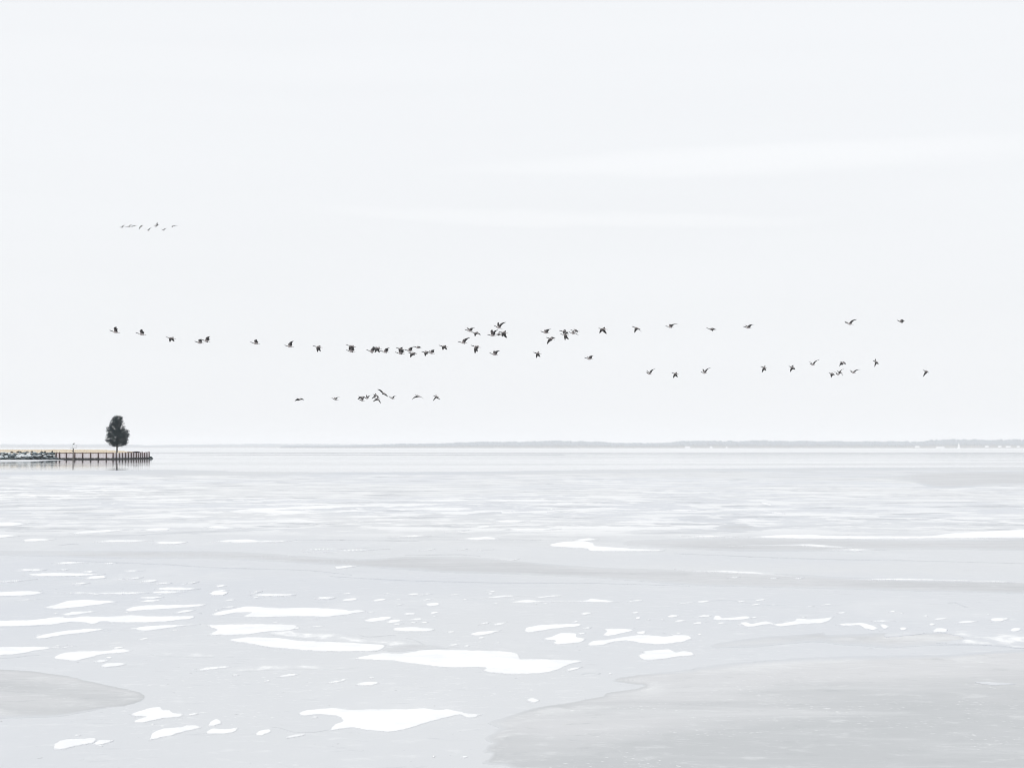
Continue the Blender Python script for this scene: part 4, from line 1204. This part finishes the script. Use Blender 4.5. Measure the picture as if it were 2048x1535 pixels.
def limb(p0, p1, r0, r1, seg=7):
    p0, p1 = Vector(p0), Vector(p1)
    d = (p1 - p0).normalized()
    u = d.orthogonal().normalized()
    w = d.cross(u)
    k = len(vs)
    for p, r_ in ((p0, r0), ((p0 + p1) / 2 + u * r0 * .3, (r0 + r1) / 2), (p1, r1)):
        for i in range(seg):
            a = 2 * math.pi * i / seg
            vs.append(p + (u * math.cos(a) + w * math.sin(a)) * r_)
    for m in range(2):
        for i in range(seg):
            j = (i + 1) % seg
            fs.append((k + m * seg + i, k + m * seg + j, k + (m + 1) * seg + j, k + (m + 1) * seg + i))
limb((0, 0, -0.15), (0.02, 0, 1.6), 0.19, 0.14, 9)
limb((0.02, 0, 1.55), (0.0, 0, 4.2), 0.14, 0.09)
limb((0.0, 0, 4.15), (-0.05, 0.05, 6.8), 0.09, 0.03)
link('trunk', mesh('trunk', vs, fs, M_BARK, None, True), tree)
for i in range(26):
    vs, fs = [], []
    z = 0.95 + 5.2 * i / 26
    py = HORIZON + (CAM_Z - (z + base_z)) / sc_t
    sp = span(min(max(py, prof[0][0]), prof[-1][0]))
    hw = (sp[1] - sp[0]) / 2 * sc_t * 0.72
    a = i * 2.4
    limb((0, 0, z), (math.cos(a) * hw, math.sin(a) * hw, z + 0.35 + hw * 0.15), 0.05, 0.012, 5)
    link('branch', mesh('branch', vs, fs, M_BARK), tree)

# low dark brush at the tip, weeds on top of the stone bank
M_BRUSH = mat('dark_brush', (0.02, 0.02, 0.02), 0.9, noisy((0.010, 0.011, 0.012), (0.04, 0.036, 0.032), 3))
def brush(name, px, d, w, h, n, label, cat, group=None, m=None):
    x = gx(px, d)
    o = None
    v, f = [], []
    for i in range(n):
        a = random.uniform(-1, 1)
        hh = h * (1 - a * a) ** 0.7
        c = Vector((a * w / 2, random.uniform(-.4, .4) * min(w, 1.5), random.random() * hh * .85))
        for _ in range(2):
            dr = Vector((random.gauss(0, 1), random.gauss(0, .6), random.gauss(.4, .7))).normalized() * random.uniform(.1, .22)
            s_ = dr.orthogonal().normalized() * random.uniform(.02, .05)
            k = len(v)
            v += [c - s_, c + s_, c + dr]
            f.append((k, k + 1, k + 2))
    o = link(name, mesh(name, v, f, m or M_BRUSH))
    o.location = (x, d, land_z(x, d) - 0.05)
    tag(o, label, cat, group)
brush('brush_heap', 273, 405, 2.1, 0.36, 1500, 'larger dark heap of brush on the grass near the tip of the spit', 'brush heap', 'dark brush heaps near the tip')
brush('brush_heap', 260, 405, 1.3, 0.20, 600, 'smaller low dark heap of brush right of the tree', 'brush heap', 'dark brush heaps near the tip')
M_WEED = mat('brown_weeds', (0.05, 0.04, 0.025), 0.9, noisy((0.025, 0.022, 0.015), (0.10, 0.08, 0.05), 3))
for px, w, h, lab in [(39, 1.0, .22, 'widest dark weed clump on top of the stone bank'), (55, .7, .18, 'weed clump on the stone bank just right of the widest one'), (64.5, .5, .22, 'weed clump in the middle of the stone bank top'), (84, .4, .18, 'small weed clump on the right half of the stone bank top'),
                      (90.5, .35, .2, 'small dark weed tuft near the right end of the stone bank'), (105, .3, .28, 'last weed tuft at the right end of the stone bank by the seawall'), (24, .5, .14, 'faint weed clump on the left part of the stone bank top')]:
    brush('weed_clump', px, 391.6, w, h + .12, int(260 * w) + 60, lab, 'weeds', 'weed clumps on the stone bank', M_WEED)

# ------------------------------------------------------------------ far wooded shore
random.seed(8)
M_WOOD = mat('far_winter_wood', (0.08, 0.10, 0.11), 0.9, noisy((0.045, 0.10, 0.16), (0.08, 0.145, 0.205), 0.03, 0.3, 0.7, 4))  # bluish cast of distant haze painted into the wood colour
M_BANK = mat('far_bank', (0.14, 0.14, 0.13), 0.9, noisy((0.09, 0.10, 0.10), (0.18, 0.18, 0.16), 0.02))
R_TOP = [(560, 891), (690, 890), (760, 887.5), (800, 886), (870, 885.5), (900, 884.6), (915, 883.5), (962, 882), (1050, 881.5), (1110, 880), (1150, 880.5), (1210, 882), (1230, 884.5), (1330, 884.5), (1352, 881.5), (1370, 879.8),
         (1450, 880), (1540, 879.2), (1570, 881), (1640, 880.6), (1700, 881), (1845, 881.5), (1862, 878.5), (1905, 876.6), (1960, 876.8), (1980, 878), (2030, 877), (2300, 877), (2900, 878)]
L_TOP = [(-700, 886), (-100, 887), (120, 887.4), (240, 887.6), (300, 889.5), (380, 887.5), (500, 886.6), (620, 886.8), (700, 887), (800, 888.5), (900, 890)]
def topline(T, px):
    for (x0, y0), (x1, y1) in zip(T, T[1:]):
        if x0 <= px <= x1: return y0 + (y1 - y0) * (px - x0) / (x1 - x0)
    return None
ico = bmesh.new()
bmesh.ops.create_icosphere(ico, subdivisions=1, radius=1.0)
IV = [v.co.copy() for v in ico.verts]
IF = [tuple(v.index for v in f.verts) for f in ico.faces]
ico.free()
for T, D, label in ((R_TOP, 12000.0, 'long dark wooded shore fading in haze along the right horizon'), (L_TOP, 16500.0, 'fainter and farther wooded shore on the left horizon')):
    gv, gf = [], []
    px0, px1 = T[0][0], T[-1][0]
    nst = int((px1 - px0) / 4)
    k = 0
    for i in range(nst + 1):
        px = px0 + (px1 - px0) * i / nst
        z = CAM_Z - (topline(T, px) - HORIZON) * D / FPX
        x = gx(px, D)
        gv += [(x, D - 30, -0.5), (x, D, max(1.0, z * 0.22)), (x, D + 160, max(1.5, z * 0.5)), (x, D + 400, -0.5)]
        if i:
            b0 = (i - 1) * 4
            for j in range(3): gf.append((b0 + j, b0 + 4 + j, b0 + 5 + j, b0 + 1 + j))
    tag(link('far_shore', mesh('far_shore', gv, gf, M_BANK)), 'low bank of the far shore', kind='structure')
    v, f = [], []
    px = px0
    mpp = D / FPX
    while px < px1:
        for row in range(3):
            qx = px + random.uniform(-2, 2)
            if not px0 <= qx <= px1: continue
            z = CAM_Z - (topline(T, qx) - HORIZON) * mpp
            top = z * (0.72 + 0.14 * row) * random.uniform(0.84, 1.06)
            w = random.uniform(2.4, 4.4) * mpp
            h = max(3.0, top * random.uniform(.55, .7))
            c = Vector((gx(qx, D), D + 15 + row * 45 + random.uniform(-10, 10), top - h * 0.5))
            k = len(v)
            sx = [random.uniform(.8, 1.2) for _ in IV]
            v += [c + Vector((p.x * w * s_, p.y * w * s_, p.z * h * .5 * (0.9 + 0.1 * s_))) for p, s_ in zip(IV, sx)]
            f += [tuple(a + k for a in q) for q in IF]
        px += 2.0
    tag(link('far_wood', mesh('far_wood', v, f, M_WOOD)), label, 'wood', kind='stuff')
M_HWALL = mat('white_house_paint', (0.8, 0.8, 0.8), 0.7, noisy((0.72, 0.73, 0.74), (0.82, 0.82, 0.82), 0.3))
M_HROOF = mat('pale_grey_roof', (0.5, 0.52, 0.54), 0.8, noisy((0.42, 0.44, 0.46), (0.56, 0.58, 0.6), 0.3))
HD = 11920.0
HS = HD / 7940.0
def house(px, w, h, label, py0=895.4):
    x = gx(px, HD)
    z0 = max(0.5, CAM_Z - (py0 - HORIZON) * HD / FPX)
    e = empty('white_house', (x, HD, z0))
    tag(e, label, 'house', 'white houses on the far shore')
    w, h = w * HS, h * HS
    w2, d2, hw = w / 2, 5.0, h * 0.62
    box('wall', (0, 0, hw / 2 - 1), (w, 10, hw + 2), M_HWALL, e)
    rv = [(-w2 - .5, -d2 - .6, hw), (w2 + .5, -d2 - .6, hw), (w2 + .5, d2 + .6, hw), (-w2 - .5, d2 + .6, hw), (-w2 * .8, 0, h), (w2 * .8, 0, h)]
    link('roof', mesh('roof', rv, [(0, 1, 5, 4), (2, 3, 4, 5), (0, 4, 3), (1, 2, 5), (3, 2, 1, 0)], M_HROOF), e)
for px, py, w, h, lab in [(1375, 893.3, 22, 7, 'widest white house at the water on the far shore, left of centre right'), (1422, 893.3, 11, 7, 'white house on the far shore just right of the widest one'), (1453, 893.5, 6, 7, 'smallest white house on the far shore, right of the two others'),
                      (1834, 892.6, 18, 7, 'white house at the foot of the step in the wooded shore'), (1880, 893.2, 34, 6, 'long low white building left of the pale tower'), (1973, 891.9, 14, 7, 'first white house right of the pale tower'),
                      (1999, 892.2, 13, 8, 'white house between two others right of the pale tower'), (2016, 892.4, 20, 7, 'wide white house near the right end of the far shore'), (2036, 892.2, 10, 7, 'last white house at the right end of the far shore')]:
    house(px, w, h, lab, py + 1.6)
tw = empty('pale_tower', (gx(1917, HD - 60), HD - 60, 0))
tag(tw, 'slim pale tower standing before the dark far shore at right', 'tower')
def taper(w0, w1, z0, z1, n=10):
    w0, w1, z0, z1 = w0 * HS, w1 * HS, z0 * HS, z1 * HS
    v, f = [], []
    for w, z in ((w0, z0), (w1, z1)):
        for i in range(n): v.append((w * math.cos(2 * math.pi * i / n), w * math.sin(2 * math.pi * i / n), z))
    for i in range(n): f.append((i, (i + 1) % n, n + (i + 1) % n, n + i))
    f.append(tuple(range(n, 2 * n)))
    return v, f
link('foundation', mesh('foundation', *taper(8, 6, -1, 3), M_HWALL), tw)
link('shaft', mesh('shaft', *taper(4.6, 3.0, 3, 17), M_HWALL), tw)
link('lantern_room', mesh('lantern_room', *taper(3.2, 1.0, 17, 21), M_HROOF), tw)

# ------------------------------------------------------------------ haze over the whole lake
hz = bpy.data.materials.new('winter_haze')
hz.use_nodes = True
ht = hz.node_tree
ht.nodes.clear()
ho = ht.nodes.new('ShaderNodeOutputMaterial')
hv = ht.nodes.new('ShaderNodeVolumePrincipled')
hv.inputs['Color'].default_value = (0.985, 0.99, 1.0, 1)
hv.inputs['Density'].default_value = 0.000094
hv.inputs['Anisotropy'].default_value = 0.0
ht.links.new(hv.outputs[0], ho.inputs['Volume'])
x0, x1, y0, y1, z0, z1 = -9700, 9700, -6200, 18700, -1.6, 72.0
hvv = [(x, y, z) for x in (x0, x1) for y in (y0, y1) for z in (z0, z1)]
h = link('haze', mesh('haze', hvv, [(0, 1, 3, 2), (4, 6, 7, 5), (0, 4, 5, 1), (2, 3, 7, 6), (0, 2, 6, 4), (1, 5, 7, 3)], hz))
tag(h, 'pale winter haze over the lake', kind='stuff')
